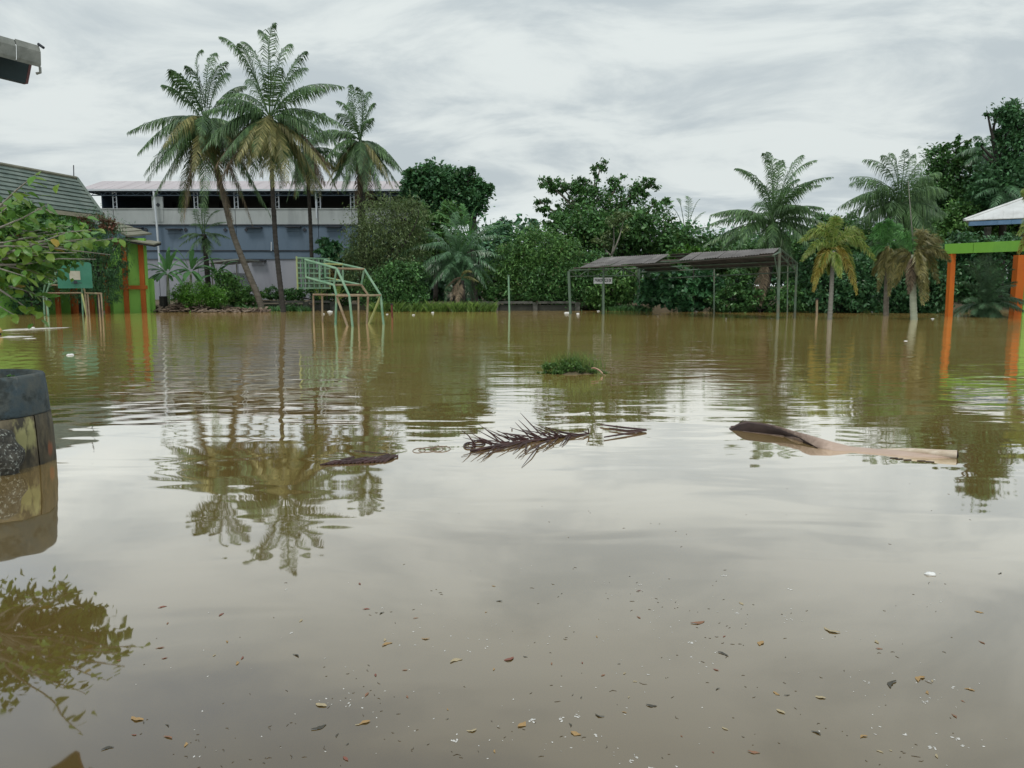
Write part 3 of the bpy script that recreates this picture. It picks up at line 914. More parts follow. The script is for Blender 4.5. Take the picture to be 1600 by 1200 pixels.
# ------------------------------------------------------------------ right building (lime beam, orange columns) and white roofed pavilion
def right_building():
    a = P(1476, 389, 40)
    b = P(1720, 372, 34.0)
    z = a.z
    root = thing('classroom_veranda', 'veranda with lime green roof beam on orange columns at the water edge', 'building', (P(1484, 500, 39.6).x, 39.6, -0.8))
    h = 0.5
    d = Vector((b.x - a.x, b.y - a.y, 0))
    n = Vector((-d.y, d.x, 0)).normalized()
    if n.y < 0:
        n = -n
    m1 = Vector((a.x, a.y, 0)) + d * 0.21
    seg = [(Vector((a.x, a.y, 0)), m1 - d.normalized() * 0.012), (m1 + d.normalized() * 0.012, Vector((a.x, a.y, 0)) + d)]
    for s, e in seg:
        q = [s, e, e + n * 0.35, s + n * 0.35]
        MB().hexa([Vector((p.x, p.y, z - h / 2)) for p in q], [Vector((p.x, p.y, z + h / 2)) for p in q]).build('beam', BEAM_GREEN, root)
    c = Vector((a.x, a.y, 0)) + d.normalized() * 0.3 + n * 0.17
    w_ = 0.24
    top = Vector((c.x, c.y, z - h / 2 - 0.003))
    bot = Vector((P(1482.5, 500, c.y).x, c.y, -0.9))
    MB().hexa([bot + Vector((x, y, 0)) for x, y in ((-w_ / 2, -.15), (w_ / 2, -.15), (w_ / 2, .15), (-w_ / 2, .15))],
              [top + Vector((x, y, 0)) for x, y in ((-w_ / 2, -.15), (w_ / 2, -.15), (w_ / 2, .15), (-w_ / 2, .15))]).build('column', BEAM_ORANGE, root)
    c2 = P(1587, 480, 41.5)
    MB().box((c2.x, 41.5, 0.5 * (z - h / 2 - 0.9)), (0.42, 0.42, z - h / 2 + 0.9 - 0.01)).build('column', BEAM_ORANGE, root)
    c3 = P(1606, 480, 42)
    MB().box((c3.x + 3.9, 42.2, 0.5 * (z - 1.1)), (8.2, 0.24, z + 0.7)).build('wall', SCHOOL_GREEN, root)
    # flat slab behind the beam
    q = [Vector((a.x, a.y, 0)) + n * 0.36, Vector((a.x, a.y, 0)) + d + n * 0.36, Vector((a.x, a.y, 0)) + d + n * 4.0, Vector((a.x, a.y, 0)) + n * 3.0]
    MB().hexa([Vector((p.x, p.y, z + 0.02)) for p in q], [Vector((p.x, p.y, z + 0.17)) for p in q]).build('roof_slab', CONC, root)

    D = 50
    t0 = P(1506, 344, D)
    e1 = P(1700, 338, D - 4)
    zr = P(1660, 290, D + 2).z
    root = thing('pavilion', 'pavilion with white metal hip roof and blue fascia beyond the lime beam', 'pavilion', (P(1640, 480, D).x, D, 0.2))
    ze = t0.z
    e1 = Vector((e1.x, e1.y, ze))
    apex = Vector((P(1660, 290, D + 2).x, D + 2.5, zr))
    ns = 12
    for k in range(ns):
        a_, b_ = t0.lerp(e1, k / ns), t0.lerp(e1, (k + 0.985) / ns)
        ra = t0.lerp(apex, min(1, k / ns * 1.25)) if k / ns * 1.25 < 1 else apex
        rb = t0.lerp(apex, min(1, (k + .985) / ns * 1.25)) if (k + 1) / ns * 1.25 < 1 else apex
        MB().slab([a_, b_, rb + Vector((0.01, 0, 0)), ra], 0.05).build('roof_sheet', WHITE_ROOF, root)
    cap = MB()
    cap.tube([t0 + Vector((0, 0, 0.03)), apex + Vector((0, 0, 0.03))], 0.09, 6)
    cap.build('hip_cap', WHITE_ROOF, root)
    back = Vector((t0.x + 5.5, t0.y + 8, ze))
    MB().add([t0, apex, back], [(0, 1, 2)]).build('rear_sheet', WHITE_ROOF, root)
    f0 = P(1513, 348, D - 0.0)
    dd = (e1 - t0).normalized()
    s0 = t0 + dd * 0.35 + Vector((0, 0.05, -0.09))
    for k in range(8):
        ln = (e1 - s0).length / 8
        aa, bb = s0 + dd * ln * k, s0 + dd * (ln * (k + 1) - 0.015)
        MB().hexa([aa + Vector((0, 0, -0.28)), bb + Vector((0, 0, -0.28)), bb + Vector((0, 0.1, -0.28)), aa + Vector((0, 0.1, -0.28))],
                  [aa, bb, bb + Vector((0, 0.1, 0)), aa + Vector((0, 0.1, 0))]).build('fascia_board', BLUE_TRIM, root)
    for px in (1540, 1650):
        c = P(px, 400, D + 1)
        MB().box((c.x, D + 1, 0.5 * (ze - 0.3)), (0.3, 0.3, ze - 0.3 - 0.1)).build('post', CONC, root)


right_building()

# ------------------------------------------------------------------ carport
def carport():
    FL, FR = P(890, 490, 44), P(1217, 500, 36)
    BL, BR = P(997, 488, 48.5), P(1244, 497, 38)
    root = thing('carport', 'dilapidated open carport with rusty sheet roof on thin green posts', 'carport', (FL.x, FL.y, -0.8))
    f0, f1 = P(905, 418, 43.6), P(1209, 396, 35.4)
    r0_, r1_ = P(940, 403, 45.8), P(1218, 388, 36.2)
    b0, b1 = P(1000, 424, 48.8), P(1246, 412, 38.2)
    # each front sheet is a part; four are gone in the middle
    n = 16
    for k in range(n):
        a, b = k / n, (k + 0.97) / n
        if 0.42 <= a < 0.55:
            continue
        sag = random.uniform(-0.05, 0.03)
        q = [f0.lerp(f1, a) + Vector((0, 0, sag)), f0.lerp(f1, b) + Vector((0, 0, sag)), r0_.lerp(r1_, b), r0_.lerp(r1_, a)]
        mb = MB()
        m = 5
        for j in range(m):
            u0, u1 = j / m, (j + 0.5) / m
            u2 = (j + 1) / m
            for (ua, ub, ha, hb) in ((u0, u1, 0, 0.035), (u1, u2, 0.035, 0)):
                mb.slab([q[0].lerp(q[1], ua) + Vector((0, 0, ha)), q[0].lerp(q[1], ub) + Vector((0, 0, hb)), q[3].lerp(q[2], ub) + Vector((0, 0, hb)), q[3].lerp(q[2], ua) + Vector((0, 0, ha))], 0.012)
        mb.build('roof_sheet', ROOF_RUST, root)
    for k in range(n):
        a, b = k / n, (k + 0.97) / n
        if k in (0, 5, 6):
            continue
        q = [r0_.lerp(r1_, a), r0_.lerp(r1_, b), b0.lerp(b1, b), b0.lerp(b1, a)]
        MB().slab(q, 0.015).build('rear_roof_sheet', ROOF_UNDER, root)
    # purlins
    for s in (0.05, 0.35, 0.7, 0.97):
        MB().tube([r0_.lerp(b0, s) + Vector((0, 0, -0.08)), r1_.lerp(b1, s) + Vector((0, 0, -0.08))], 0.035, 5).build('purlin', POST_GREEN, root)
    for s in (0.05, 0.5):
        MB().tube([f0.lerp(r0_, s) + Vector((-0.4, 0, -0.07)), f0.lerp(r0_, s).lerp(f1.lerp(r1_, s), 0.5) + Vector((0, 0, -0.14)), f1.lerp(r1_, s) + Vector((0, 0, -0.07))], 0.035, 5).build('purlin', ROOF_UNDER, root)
    low = MB().tube([Vector((b0.x, b0.y, b0.z - 0.5)), Vector((b1.x, b1.y, b1.z - 0.4))], 0.03, 5)
    low.build('tie_rail', POST_GREEN, root)

    def post(px, pytop, D, r, lean=0.0, px2=None):
        t_ = P(px, pytop, D)
        b_ = P(px2 if px2 else px, 495, D)
        MB().tube([(b_.x, D, -0.9), t_], r, 7).build('post', POST_GREEN, root)
    post(888.5, 424, 44, 0.08, 0, 892.5)
    post(1218, 388, 36.2, 0.07, 0, 1216)
    post(1245, 412, 38.2, 0.06, 0, 1242)
    post(998, 420, 48.5, 0.09)
    post(1231, 402, 42, 0.035)
    post(1116, 416, 44.5, 0.045)
    # right end rafter truss
    t = MB()
    t.tube([r1_, b1], 0.05, 5)
    lo0, lo1 = P(1220, 399, 36.3), P(1244, 424, 38.2)
    t.tube([lo0, lo1], 0.045, 5)
    for k in range(5):
        t.tube([r1_.lerp(b1, (k + 0.5) / 5), lo0.lerp(lo1, (k + (1 if k % 2 else 0)) / 5)], 0.02, 4)
    t.build('end_truss', POST_GREEN, root)
    MB().tube([P(1218, 394, 36), P(1208, 399, 35.2)], 0.045, 5).build('rafter', POST_GREEN, root)
    MB().tube([P(1210, 400, 35.4), P(1216, 436, 36.2)], 0.03, 5).build('brace', POST_GREEN, root)
    # left end truss with zigzag web
    t = MB()
    u0, u1 = P(889, 422.5, 44), P(1000, 419, 48.5)
    l0, l1 = P(889, 432, 44), P(1000, 430.5, 48.5)
    t.tube([u0, u1], 0.035, 5)
    t.tube([l0, l1], 0.03, 5)
    for k in range(8):
        a, b = k / 8, (k + 1) / 8
        t.tube([(u0 if k % 2 == 0 else l0).lerp(u1 if k % 2 == 0 else l1, a), (l0 if k % 2 == 0 else u0).lerp(l1 if k % 2 == 0 else u1, b)], 0.03, 4)
        if k % 2 == 0:
            t.tube([u0.lerp(u1, a), l0.lerp(l1, a)], 0.025, 4)
    t.build('left_truss', POST_GREEN, root)
    arch = MB().tube([P(960, 414, 45), P(975, 420, 46), P(990, 427, 47.5), P(998, 438, 48.5)], 0.04, 5)
    arch.build('brace', POST_GREEN, root)

    # hanging sign
    D = 44.2
    c = P(942, 438.5, D)
    s = thing('parking_sign', 'small white sign with black capital letters hanging under the carport truss', 'sign', (c.x, D, c.z))
    MB().box(c, (1.05, 0.03, 0.34)).build('panel', SIGN_WHITE, s)
    for dx in (-0.4, 0.4):
        MB().tube([c + Vector((dx, 0, 0.16)), c + Vector((dx, 0.05, 0.36))], 0.008, 4).build('hanger', LEDGE, s)
    cu = bpy.data.curves.new('lettering', 'FONT')
    cu.body = 'PARKIR KLS IX'
    cu.align_x = 'CENTER'
    cu.align_y = 'CENTER'
    cu.size = 0.25
    cu.extrude = 0.003
    cu.offset = 0.004
    tmp = bpy.data.objects.new('lettering_source', cu)
    COL.objects.link(tmp)
    dg = bpy.context.evaluated_depsgraph_get()
    me = bpy.data.meshes.new_from_object(tmp.evaluated_get(dg))
    bpy.data.objects.remove(tmp)
    xs = [v.co.x for v in me.vertices]
    k = 0.94 / (max(xs) - min(xs))
    for v in me.vertices:
        v.co.x *= k
    me.materials.clear()
    me.materials.append(INK)
    lo = bpy.data.objects.new('lettering', me)
    COL.objects.link(lo)
    lo.parent = s
    lo.location = (0, -0.02, 0)
    lo.rotation_euler = (R(90), 0, 0)


carport()


def pole(name, label, px_top, px_bot, D, r, m, cat='pole', group=None, cap=None):
    t_ = P(px_top[0], px_top[1], D)
    b_ = P(px_bot[0], px_bot[1], D)
    root = thing(name, label, cat, (b_.x, D, -0.85), group)
    MB().tube([(b_.x, D, -0.85), t_], r, 7).build('shaft', m, root)
    if cap:
        MB().box(t_ + Vector((0, 0, 0.03)), (r * 2.6, r * 2.6, 0.06)).build('cap', cap, root)
    return root


pole('metal_pole', 'slim pale green metal pole before the bushes left of the carport', (794.5, 431), (796.5, 489), 46.5, 0.055, PIPE_GREEN, cap=POST_GREEN)
pole('metal_pole', 'thin green pole standing right in front of the white sign', (943, 416), (943.5, 492), 43.0, 0.06, POST_GREEN, cap=POST_GREEN)
pole('thin_rod', 'very thin rod standing just left of the pole by the white sign', (941, 444), (941, 490), 44.0, 0.02, POST_GREEN)
pole('stake', 'short dark red stake poking out of the water right of the basketball goal', (612, 476), (613.5, 500), 38, 0.05, RED_STAKE, 'stake', cap=BLACK_RUBBER)
pole('stake', 'short brown stake in the water beside the yellow green palm', (1276.5, 468), (1277.5, 490), 41, 0.06, PIPE_RUST, 'stake', cap=BLACK_RUBBER)

# ------------------------------------------------------------------ basketball goals
def hoop(label, org, a, p, bw, rim=False, chamfer=0.1, mirror=False):
    a, p = Vector(a).normalized(), Vector(p).normalized()
    root = thing('basketball_goal', label, 'basketball goal', (org.x, org.y, -0.8), 'basketball goals standing in the flood')

    def Q(u, v, z):
        return Vector((org.x, org.y, 0)) + a * u + p * v + Vector((0, 0, z))
    S = 1.8
    r = 0.048

    def bar(pts, rad=r, m=PIPE_GREEN, name='frame_pipe'):
        MB().tube([Q(*q) for q in pts], rad, 6).build(name, m, root, False)
    for v in (0, S):
        sgn = 0.12 if v == 0 else -0.12
        bar([(-0.12, v, -0.9), (0.1, v, 1.2), (0.87, v + sgn, 2.27)], name='leg')
        bar([(0.98, v, -0.9), (0.80, v, 1.2), (1.05, v + sgn, 1.62)], name='leg', m=PIPE_GREEN if v == 0 else PIPE_RUST)
        bar([(0.87, v + sgn, 2.27), (2.92, 0.9 + (v - 0.9) * 0.6, 2.66)], name='arm')
        bar([(1.05, v + sgn, 1.62), (2.92, 0.9 + (v - 0.9) * 0.6, 1.94)], name='arm')
        bar([(0.87, v + sgn, 2.27), (1.05, v + sgn, 1.62)], 0.04, name='strut')
        bar([(1.95, 0.9 + (v - 0.9) * 0.72, 2.47), (1.98, 0.9 + (v - 0.9) * 0.72, 1.78)], 0.04, name='strut')
        bar([(2.9, 0.9 + (v - 0.9) * 0.6, 2.66), (2.9, 0.9 + (v - 0.9) * 0.6, 1.94)], 0.04, name='strut')
    bar([(0.80, 0, 1.17), (-0.05, 0.1, -0.85)], name='brace', m=PIPE_RUST)
    bar([(0.1, S, 1.17), (0.9, S, -0.2), (0.6, S, -0.8)], name='brace', m=PIPE_YELL)
    bar([(0.87, 0.12, 2.27), (0.87, S - 0.12, 2.27)], name='cross_bar', m=PIPE_RUST)
    bar([(1.05, 0.12, 1.62), (1.05, S - 0.12, 1.62)], name='cross_bar', m=PIPE_RUST)
    bar([(0.1, 0, 1.2), (0.1, S, 1.2)], name='cross_bar', m=PIPE_RUST)
    bar([(0.80, 0, 1.19), (0.1, 0, 1.19)], name='cross_bar', m=PIPE_RUST)
    bar([(1.95, 0.25, 2.47), (1.95, 1.55, 2.47)], 0.035, name='cross_bar', m=PIPE_YELL)
    bar([(1.98, 0.25, 1.78), (1.98, 1.55, 1.78)], 0.035, name='cross_bar')
    # low goal frame
    bar([(0.80, S, 1.2), (4.05, S, 1.2)], 0.05, PIPE_RUST, 'goal_crossbar')
    for u in (4.05, 3.5, 1.35):
        bar([(u, S, 1.17), (u + 0.05, S, -0.85)], 0.04, PIPE_RUST, 'goal_post')
    # board: planks on a lattice
    v0, v1 = 0.9 - bw / 2, 0.9 + bw / 2
    zb, zt = 1.46, 2.76
    ch = chamfer
    prof = [(v0, zb), (v1, zb), (v1, zt - ch), (v1 - ch, zt), (v0 + ch, zt), (v0, zt - ch)]
    mb = MB()
    f = [Q(3.02, v, z) for v, z in prof]
    g = [Q(3.00, v, z) for v, z in prof]
    k = len(prof)
    mb.add(f + g, [tuple(range(k)), tuple(range(2 * k - 1, k - 1, -1))] + [(i, (i + 1) % k, k + (i + 1) % k, k + i) for i in range(k)])
    if rim:
        mb.build('backboard', BOARD_GREEN, root)
        MB().hexa([Q(3.025, 0.9 - 0.24, 1.88), Q(3.035, 0.9 - 0.24, 1.88), Q(3.035, 0.9 + 0.24, 1.88), Q(3.025, 0.9 + 0.24, 1.88)],
                  [Q(3.025, 0.9 - 0.24, 2.32), Q(3.035, 0.9 - 0.24, 2.32), Q(3.035, 0.9 + 0.24, 2.32), Q(3.025, 0.9 + 0.24, 2.32)]).build('target_square', BOARD_TAN, root)
        ring = [Q(3.03 + 0.24 + 0.22 * math.cos(t), 0.9 + 0.22 * math.sin(t), 1.72) for t in np.linspace(0, 2 * math.pi, 17)]
        MB().tube(ring, 0.018, 5, False).build('rim', LEDGE, root)
        MB().box(Q(3.06, 0.9, 1.76), (0.1, 0.14, 0.14), math.atan2(a.y, a.x)).build('rim_bracket', LEDGE, root)
    else:
        # only its lattice of battens is left
        for v in np.linspace(v0, v1, 7):
            MB().hexa([Q(3.0, v - .03, zb), Q(3.03, v - .03, zb), Q(3.03, v + .03, zb), Q(3.0, v + .03, zb)],
                      [Q(3.0, v - .03, zt), Q(3.03, v - .03, zt), Q(3.03, v + .03, zt), Q(3.0, v + .03, zt)]).build('board_batten', PIPE_GREEN, root)
        for z in np.linspace(zb + 0.03, zt - 0.03, 7):
            MB().hexa([Q(2.965, v0, z - .03), Q(2.995, v0, z - .03), Q(2.995, v1, z - .03), Q(2.965, v1, z - .03)],
                      [Q(2.965, v0, z + .03), Q(2.995, v0, z + .03), Q(2.995, v1, z + .03), Q(2.965, v1, z + .03)]).build('board_rail', PIPE_GREEN, root)
        for z0_, z1_ in ((1.5, 1.68), (2.6, 2.72)):
            pass
        pb = MB()
        for j in range(8):
            va, vb = v0 + (v1 - v0) * j / 8 + 0.034, v0 + (v1 - v0) * (j + 1) / 8 - 0.034
            MB().hexa([Q(3.04, va, zb), Q(3.055, va, zb), Q(3.055, vb, zb), Q(3.04, vb, zb)],
                      [Q(3.04, va, zt), Q(3.055, va, zt), Q(3.055, vb, zt), Q(3.04, vb, zt)]).build('board_plank', POST_GREEN, root)
        for v in (v0, v1):
            bar([(3.02, v, zb - 0.02), (3.02, v, zt + 0.02)], 0.035, PIPE_YELL, 'board_edge')
    return root


hoop('basketball goal seen from behind with bare batten board and rusting pipe legs', W(550, 510), (-0.84, 0.54, 0), (0.54, 0.84, 0), 1.8)
hoop('basketball goal with solid green backboard before the orange columns', W(70, 494), (0.66, -0.75, 0), (0.75, 0.66, 0), 1.55, rim=True)

# ------------------------------------------------------------------ low concrete fence
def fence(label, pts, D, ytop=469):
    x0, x1 = P(pts[0], 480, D).x, P(pts[-1], 480, D).x
    zt = P(800, ytop, D).z
    root = thing('concrete_fence', label, 'fence', (0.5 * (x0 + x1), D, -0.5))
    xs = [P(p, 480, D).x for p in pts]
    for x in xs:
        MB().box((x, D, 0.5 * (zt - 0.75)), (0.30, 0.26, zt + 0.65)).build('fence_post', FENCE_RAIL, root)
    for a, b in zip(xs[:-1], xs[1:]):
        MB().box((0.5 * (a + b), D - 0.02, zt - 0.06), (b - a - 0.31, 0.2, 0.14)).build('top_rail', FENCE_RAIL, root)
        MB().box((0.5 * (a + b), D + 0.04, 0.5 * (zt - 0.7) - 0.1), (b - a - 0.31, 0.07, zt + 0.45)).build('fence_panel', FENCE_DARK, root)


fence('low grey concrete fence with square posts along the bank left of the carport', [712, 775, 836, 902], 49.2, 471)
fence('low weathered concrete fence behind the leaning palm trunks', [372, 402, 440, 478, 520], 50.4, 470)

# ------------------------------------------------------------------ coconut palms on the left
CY, CDd = G_COCO_Y, G_COCO_D
palm('coconut_palm', 'tallest coconut palm with upright slim trunk left of centre', 46.5, (445, 487), (422, 185),
     [(402, 42, 0.5), (432, 40, -0.4), (446, 58, 1.2), (376, 62, 0.3), (350, 62, -0.6), (480, 82, -0.3), (466, 92, 1.8), (388, 80, -1.5), (366, 108, 2.2),
      (535, 133, 0.3), (520, 152, -1.9), (340, 142, 1.0), (548, 205, -0.8), (530, 225, 2.2), (345, 190, -2.6), (360, 168, -1.8),
      (524, 275, -1.2, CY), (500, 292, 0.6, CY), (470, 296, -2.6, CY), (487, 285, 2.6), (447, 300, -2.4, CY), (428, 262, -3.4, CY), (398, 268, -3.2, CY), (372, 262, -2.8),
      (346, 265, -1.0, CDd), (336, 285, 0.4, CDd), (378, 285, 1.2), (512, 262, 1.2, CDd), (455, 250, 3.4), (410, 255, 3.6)],
     1.3, 0.078, 66, 1.35, G_COCO, alt=CY, fill=2, low=20, sweep=0.85, trunk_pts=[(438, 445), (431, 380), (426, 300), (424, 235)], r0=0.17, r1=0.10, bark=BARK_D, arch=0.3, nuts=5)
palm('coconut_palm', 'coconut palm with leaning curved trunk and hanging dead fronds at left', 48.5, (415, 487), (322, 190),
     [(314, 78, 0), (328, 76, 0.8), (300, 108, -0.8), (265, 108, 0.3), (268, 140, -1.2), (345, 105, 1.2), (360, 100, -0.6), (375, 128, 0.9),
      (205, 208, -0.4), (218, 270, 0.6), (216, 280, 1.0), (228, 196, 2.6), (250, 312, -1.0), (276, 345, 0.6, CY), (262, 330, 1.6), (300, 350, -1.2, CDd), (340, 340, -2.2),
      (375, 350, -1.2, CDd), (392, 352, 0.4, CDd), (414, 335, 1.2), (418, 322, -0.8), (395, 270, -1.8), (400, 235, 1.9), (290, 270, -3.0), (335, 280, -3.2, CY), (355, 300, 2.8), (318, 300, 3.0)],
     1.3, 0.08, 66, 1.35, G_COCO, alt=CY, fill=2, low=20, sweep=0.85, trunk_pts=[(405, 468), (385, 420), (364, 365), (350, 310), (335, 250)], r0=0.22, r1=0.13, bark=BARK, arch=0.3, nuts=4)
palm('coconut_palm', 'slim coconut palm hidden behind the tallest palm crown', 54, (489, 470), (478, 232),
     [(505, 175, 0.2), (470, 170, 0.6), (530, 205, -0.5), (450, 190, 1.5), (520, 260, 0.6, CY), (512, 292, -0.6, CDd), (455, 285, 0.8, CDd), (495, 305, -1.0, CY), (470, 300, 1.0), (535, 240, 1.8), (440, 250, -1.5)],
     1.2, 0.08, 54, 1.2, G_COCO, alt=CY, low=10, sweep=0.85, trunk_pts=[(487, 400), (484, 330), (481, 280)], r0=0.15, r1=0.10, bark=BARK_D, arch=0.28, fill=3)
palm('coconut_palm', 'coconut palm with dense skirt standing right of the tall palms', 53, (566, 470), (563, 222),
     [(548, 132, 0.2), (560, 138, -0.3), (574, 140, 0.5), (583, 160, 0.2), (530, 160, -0.5), (540, 150, 1.5), (586, 188, -0.8), (525, 205, 0.2), (505, 218, -1.0),
      (628, 270, -0.2), (622, 290, 0.8), (600, 300, -1.2), (520, 290, -0.8), (535, 300, 0.6), (545, 305, -2.2), (555, 310, 2.2), (580, 305, -2.0), (592, 312, 1.0), (570, 320, 0.2, CY), (560, 330, -0.8, CDd), (578, 335, 0.8, CDd), (512, 262, 1.6), (610, 250, 2.2)],
     1.1, 0.08, 60, 1.2, G_COCO, alt=CY, low=14, sweep=0.85, trunk_pts=[(566, 400), (565, 330), (564, 270)], r0=0.28, r1=0.24, bark=BARK_D, arch=0.3, fill=1, flen=4)
palm('young_coconut_palm', 'small young coconut palm in front of the blue grey wall', 51, (326, 440), (319, 366),
     [(312, 318, 0.2), (325, 322, -0.3), (300, 325, 0.6), (340, 328, 0.3), (283, 385, -0.3), (290, 350, 0.8), (278, 372, 0.2), (350, 385, -0.6), (356, 372, 0.4), (345, 345, 0.9), (335, 400, -0.8), (300, 402, -1.0), (312, 405, 1.0)],
     0.6, 0.05, 40, 0.6, G_COCO, r0=0.20, r1=0.14, bark=BARK_D, arch=0.35)

# ------------------------------------------------------------------ palms in the middle and right
palm('oil_palm', 'dark oil palm with arching glossy fronds at the centre of the shore', 50.5, (716, 478), (716, 408),
     [(640, 352, 0.3), (628, 395, -0.3), (645, 440, -0.8), (668, 385, -1.5), (690, 350, 0.6), (712, 330, 0.5), (735, 335, -0.5), (765, 352, 0.6), (792, 372, 0.2), (800, 408, -0.3), (778, 425, -1.2),
      (760, 392, -2.2), (690, 408, -2.6), (660, 420, -1.9), (720, 412, -3.0), (742, 418, -2.6), (700, 370, -2.0), (738, 372, -2.2), (770, 440, -0.6), (672, 455, -1.2), (655, 372, 1.2), (780, 350, 1.2)],
     0.8, 0.055, 52, 1.0, G_OIL, low=18, flen=3.7, r0=0.35, r1=0.3, bark=BARK_D, arch=0.42, rr=0.045)
palm('oil_palm', 'young palm with withered tan fronds beside the dark oil palm', 48.6, (727, 484), (722, 438),
     [(700, 415, -0.3), (745, 412, 0.2), (738, 425, -0.8, CY), (705, 470, -0.5, CDd), (716, 476, -0.8, CDd), (696, 450, 0.2, CDd), (748, 440, -0.2, CY), (730, 404, 0.2)],
     0.5, 0.05, 34, 0.6, G_OIL, r0=0.14, r1=0.12, bark=BARK_D, arch=0.4)
palm('oil_palm', 'upright green palm fronds rising behind the dark oil palm', 57, (742, 470), (735, 388),
     [(690, 318, 0.2), (705, 322, -0.2), (722, 318, 0.5), (745, 322, 0.2), (762, 335, -0.3), (785, 345, 0.3), (812, 350, 0.2), (800, 370, -0.2), (670, 345, 0.3), (680, 330, 0.8), (770, 360, -1.0), (660, 365, -0.5)],
     0.8, 0.07, 44, 0.35, G_OIL_G, r0=0.3, r1=0.28, bark=BARK_D, arch=0.22, rr=0.045)
palm('coconut_palm', 'coconut palm with spiky upright fronds behind the carport right half', 47.5, (1190, 486), (1207, 350),
     [(1150, 262, 0.2), (1160, 258, 1.2), (1192, 240, -0.2), (1203, 236, 0.3), (1222, 250, 0.2), (1258, 240, 0.4), (1270, 252, -0.5), (1302, 276, 0.1), (1295, 285, 1.2), (1180, 290, -1.0),
      (1240, 282, -0.8), (1112, 335, 0.2), (1104, 352, -0.6), (1096, 385, -0.3), (1118, 382, -1.3), (1140, 372, -1.9), (1288, 372, -0.6), (1275, 350, -1.4), (1300, 335, 0.7), (1150, 345, -2.6), (1165, 388, -2.4),
      (1240, 385, -2.4), (1215, 330, -3.0), (1262, 330, -2.2), (1130, 330, 1.8), (1280, 320, 2.0)],
     1.1, 0.075, 60, 1.1, G_COCO, fill=4, low=10, sweep=0.85, trunk_pts=[(1196, 450), (1204, 400)], r0=0.3, r1=0.22, bark=BARK_D, arch=0.28, nuts=6)
dead = thing('dead_frond', 'bundle of hanging dead fronds by the dark trunk behind the carport', 'palm frond', P(1186, 484, 46.6))
frond(dead, P(1196, 405, 46.8), P(1176, 480, 46.2), 0.4, 40, 0.6, 0.06, 0.8, G_COCO_D, sub='stalk')
frond(dead, P(1198, 405, 46.8), P(1188, 478, 46.0), 0.3, 40, 0.6, 0.06, 0.8, G_COCO_D, sub='stalk')
palm('coconut_palm', 'drooping palm with fine curved fronds behind the two brownish palms', 47, (1404, 486), (1406, 322),
     [(1352, 248, 0.2), (1372, 244, -0.5), (1396, 238, 0.2), (1412, 236, -0.2), (1432, 240, 0.4), (1452, 246, 0.2), (1474, 268, 0.3), (1332, 285, 0.3), (1328, 312, -0.3), (1316, 322, 0.5), (1340, 345, -0.6), (1350, 300, -1.6),
      (1380, 290, -2.2), (1425, 288, -2.4), (1450, 300, -1.6), (1478, 300, -0.2), (1470, 335, -0.6), (1362, 335, -2.0), (1445, 345, -2.0), (1350, 270, 1.8), (1462, 262, 1.8), (1335, 335, 1.5), (1485, 322, 1.2)],
     1.35, 0.052, 58, 2.0, G_COCO, fill=2, low=9, sweep=0.8, r0=0.26, r1=0.2, bark=BARK_D, arch=0.42, nuts=3)
palm('coconut_palm', 'sparse palm with thin upright fronds left of the carport palm', 57, (1072, 470), (1070, 372),
     [(1048, 322, 0.2), (1060, 310, 0.1), (1075, 306, 0.3), (1092, 312, -0.2), (1104, 330, 0.4), (1034, 345, -0.2), (1110, 355, 0.3), (1040, 370, 0.5), (1098, 378, -0.8)],
     0.7, 0.06, 36, 0.3, G_COCO, r0=0.15, r1=0.12, bark=BARK_D, arch=0.2)
palm('coconut_palm', 'dark palm with long hanging fronds high in the right woods', 58, (1536, 470), (1538, 235),
     [(1505, 258, -0.2), (1518, 275, -0.8), (1545, 290, -1.5), (1572, 270, -0.6), (1590, 250, 0.2), (1530, 285, -2.0), (1560, 285, -1.8), (1500, 240, 0.4), (1575, 232, 0.4), (1525, 212, 0.1), (1552, 210, 0.2)],
     1.1, 0.06, 44, 1.0, G_OIL, r0=0.2, r1=0.16, bark=BARK_D, arch=0.35)
palm('oil_palm', 'oil palm with drooping dark fronds above the white pavilion roof', 54, (1560, 470), (1568, 300),
     [(1520, 285, -0.3), (1512, 310, -0.8), (1530, 335, -1.4), (1552, 345, -1.8), (1585, 340, -1.5), (1610, 320, -0.5), (1620, 285, 0.3), (1600, 262, 0.3), (1545, 262, 0.2), (1575, 255, 0.2), (1560, 318, -2.6)],
     0.8, 0.06, 44, 0.8, G_OIL, r0=0.25, r1=0.22, bark=BARK_D, arch=0.4)
FO = G_FOX_O
palm('foxtail_palm', 'yellow green foxtail palm standing in the water right of the carport', 36.3, (1296, 498), (1302, 392),
     [(1285, 352, 0.5), (1308, 342, 0.1), (1252, 378, 0.3), (1247, 408, -0.4), (1264, 455, -0.5, FO), (1364, 408, -0.3), (1360, 372, 0.5), (1332, 460, -0.5, FO), (1346, 438, 0.6, G_FOX), (1278, 440, 0.7, FO)],
     0.46, 0.034, 170, 0.7, G_FOX, low=5, flen=1.5, r0=0.125, r1=0.085, bark=TRUNK_FOX, plume=True, arch=0.78, rr=0.028, sweep=0.75)
FB = G_FOX_B
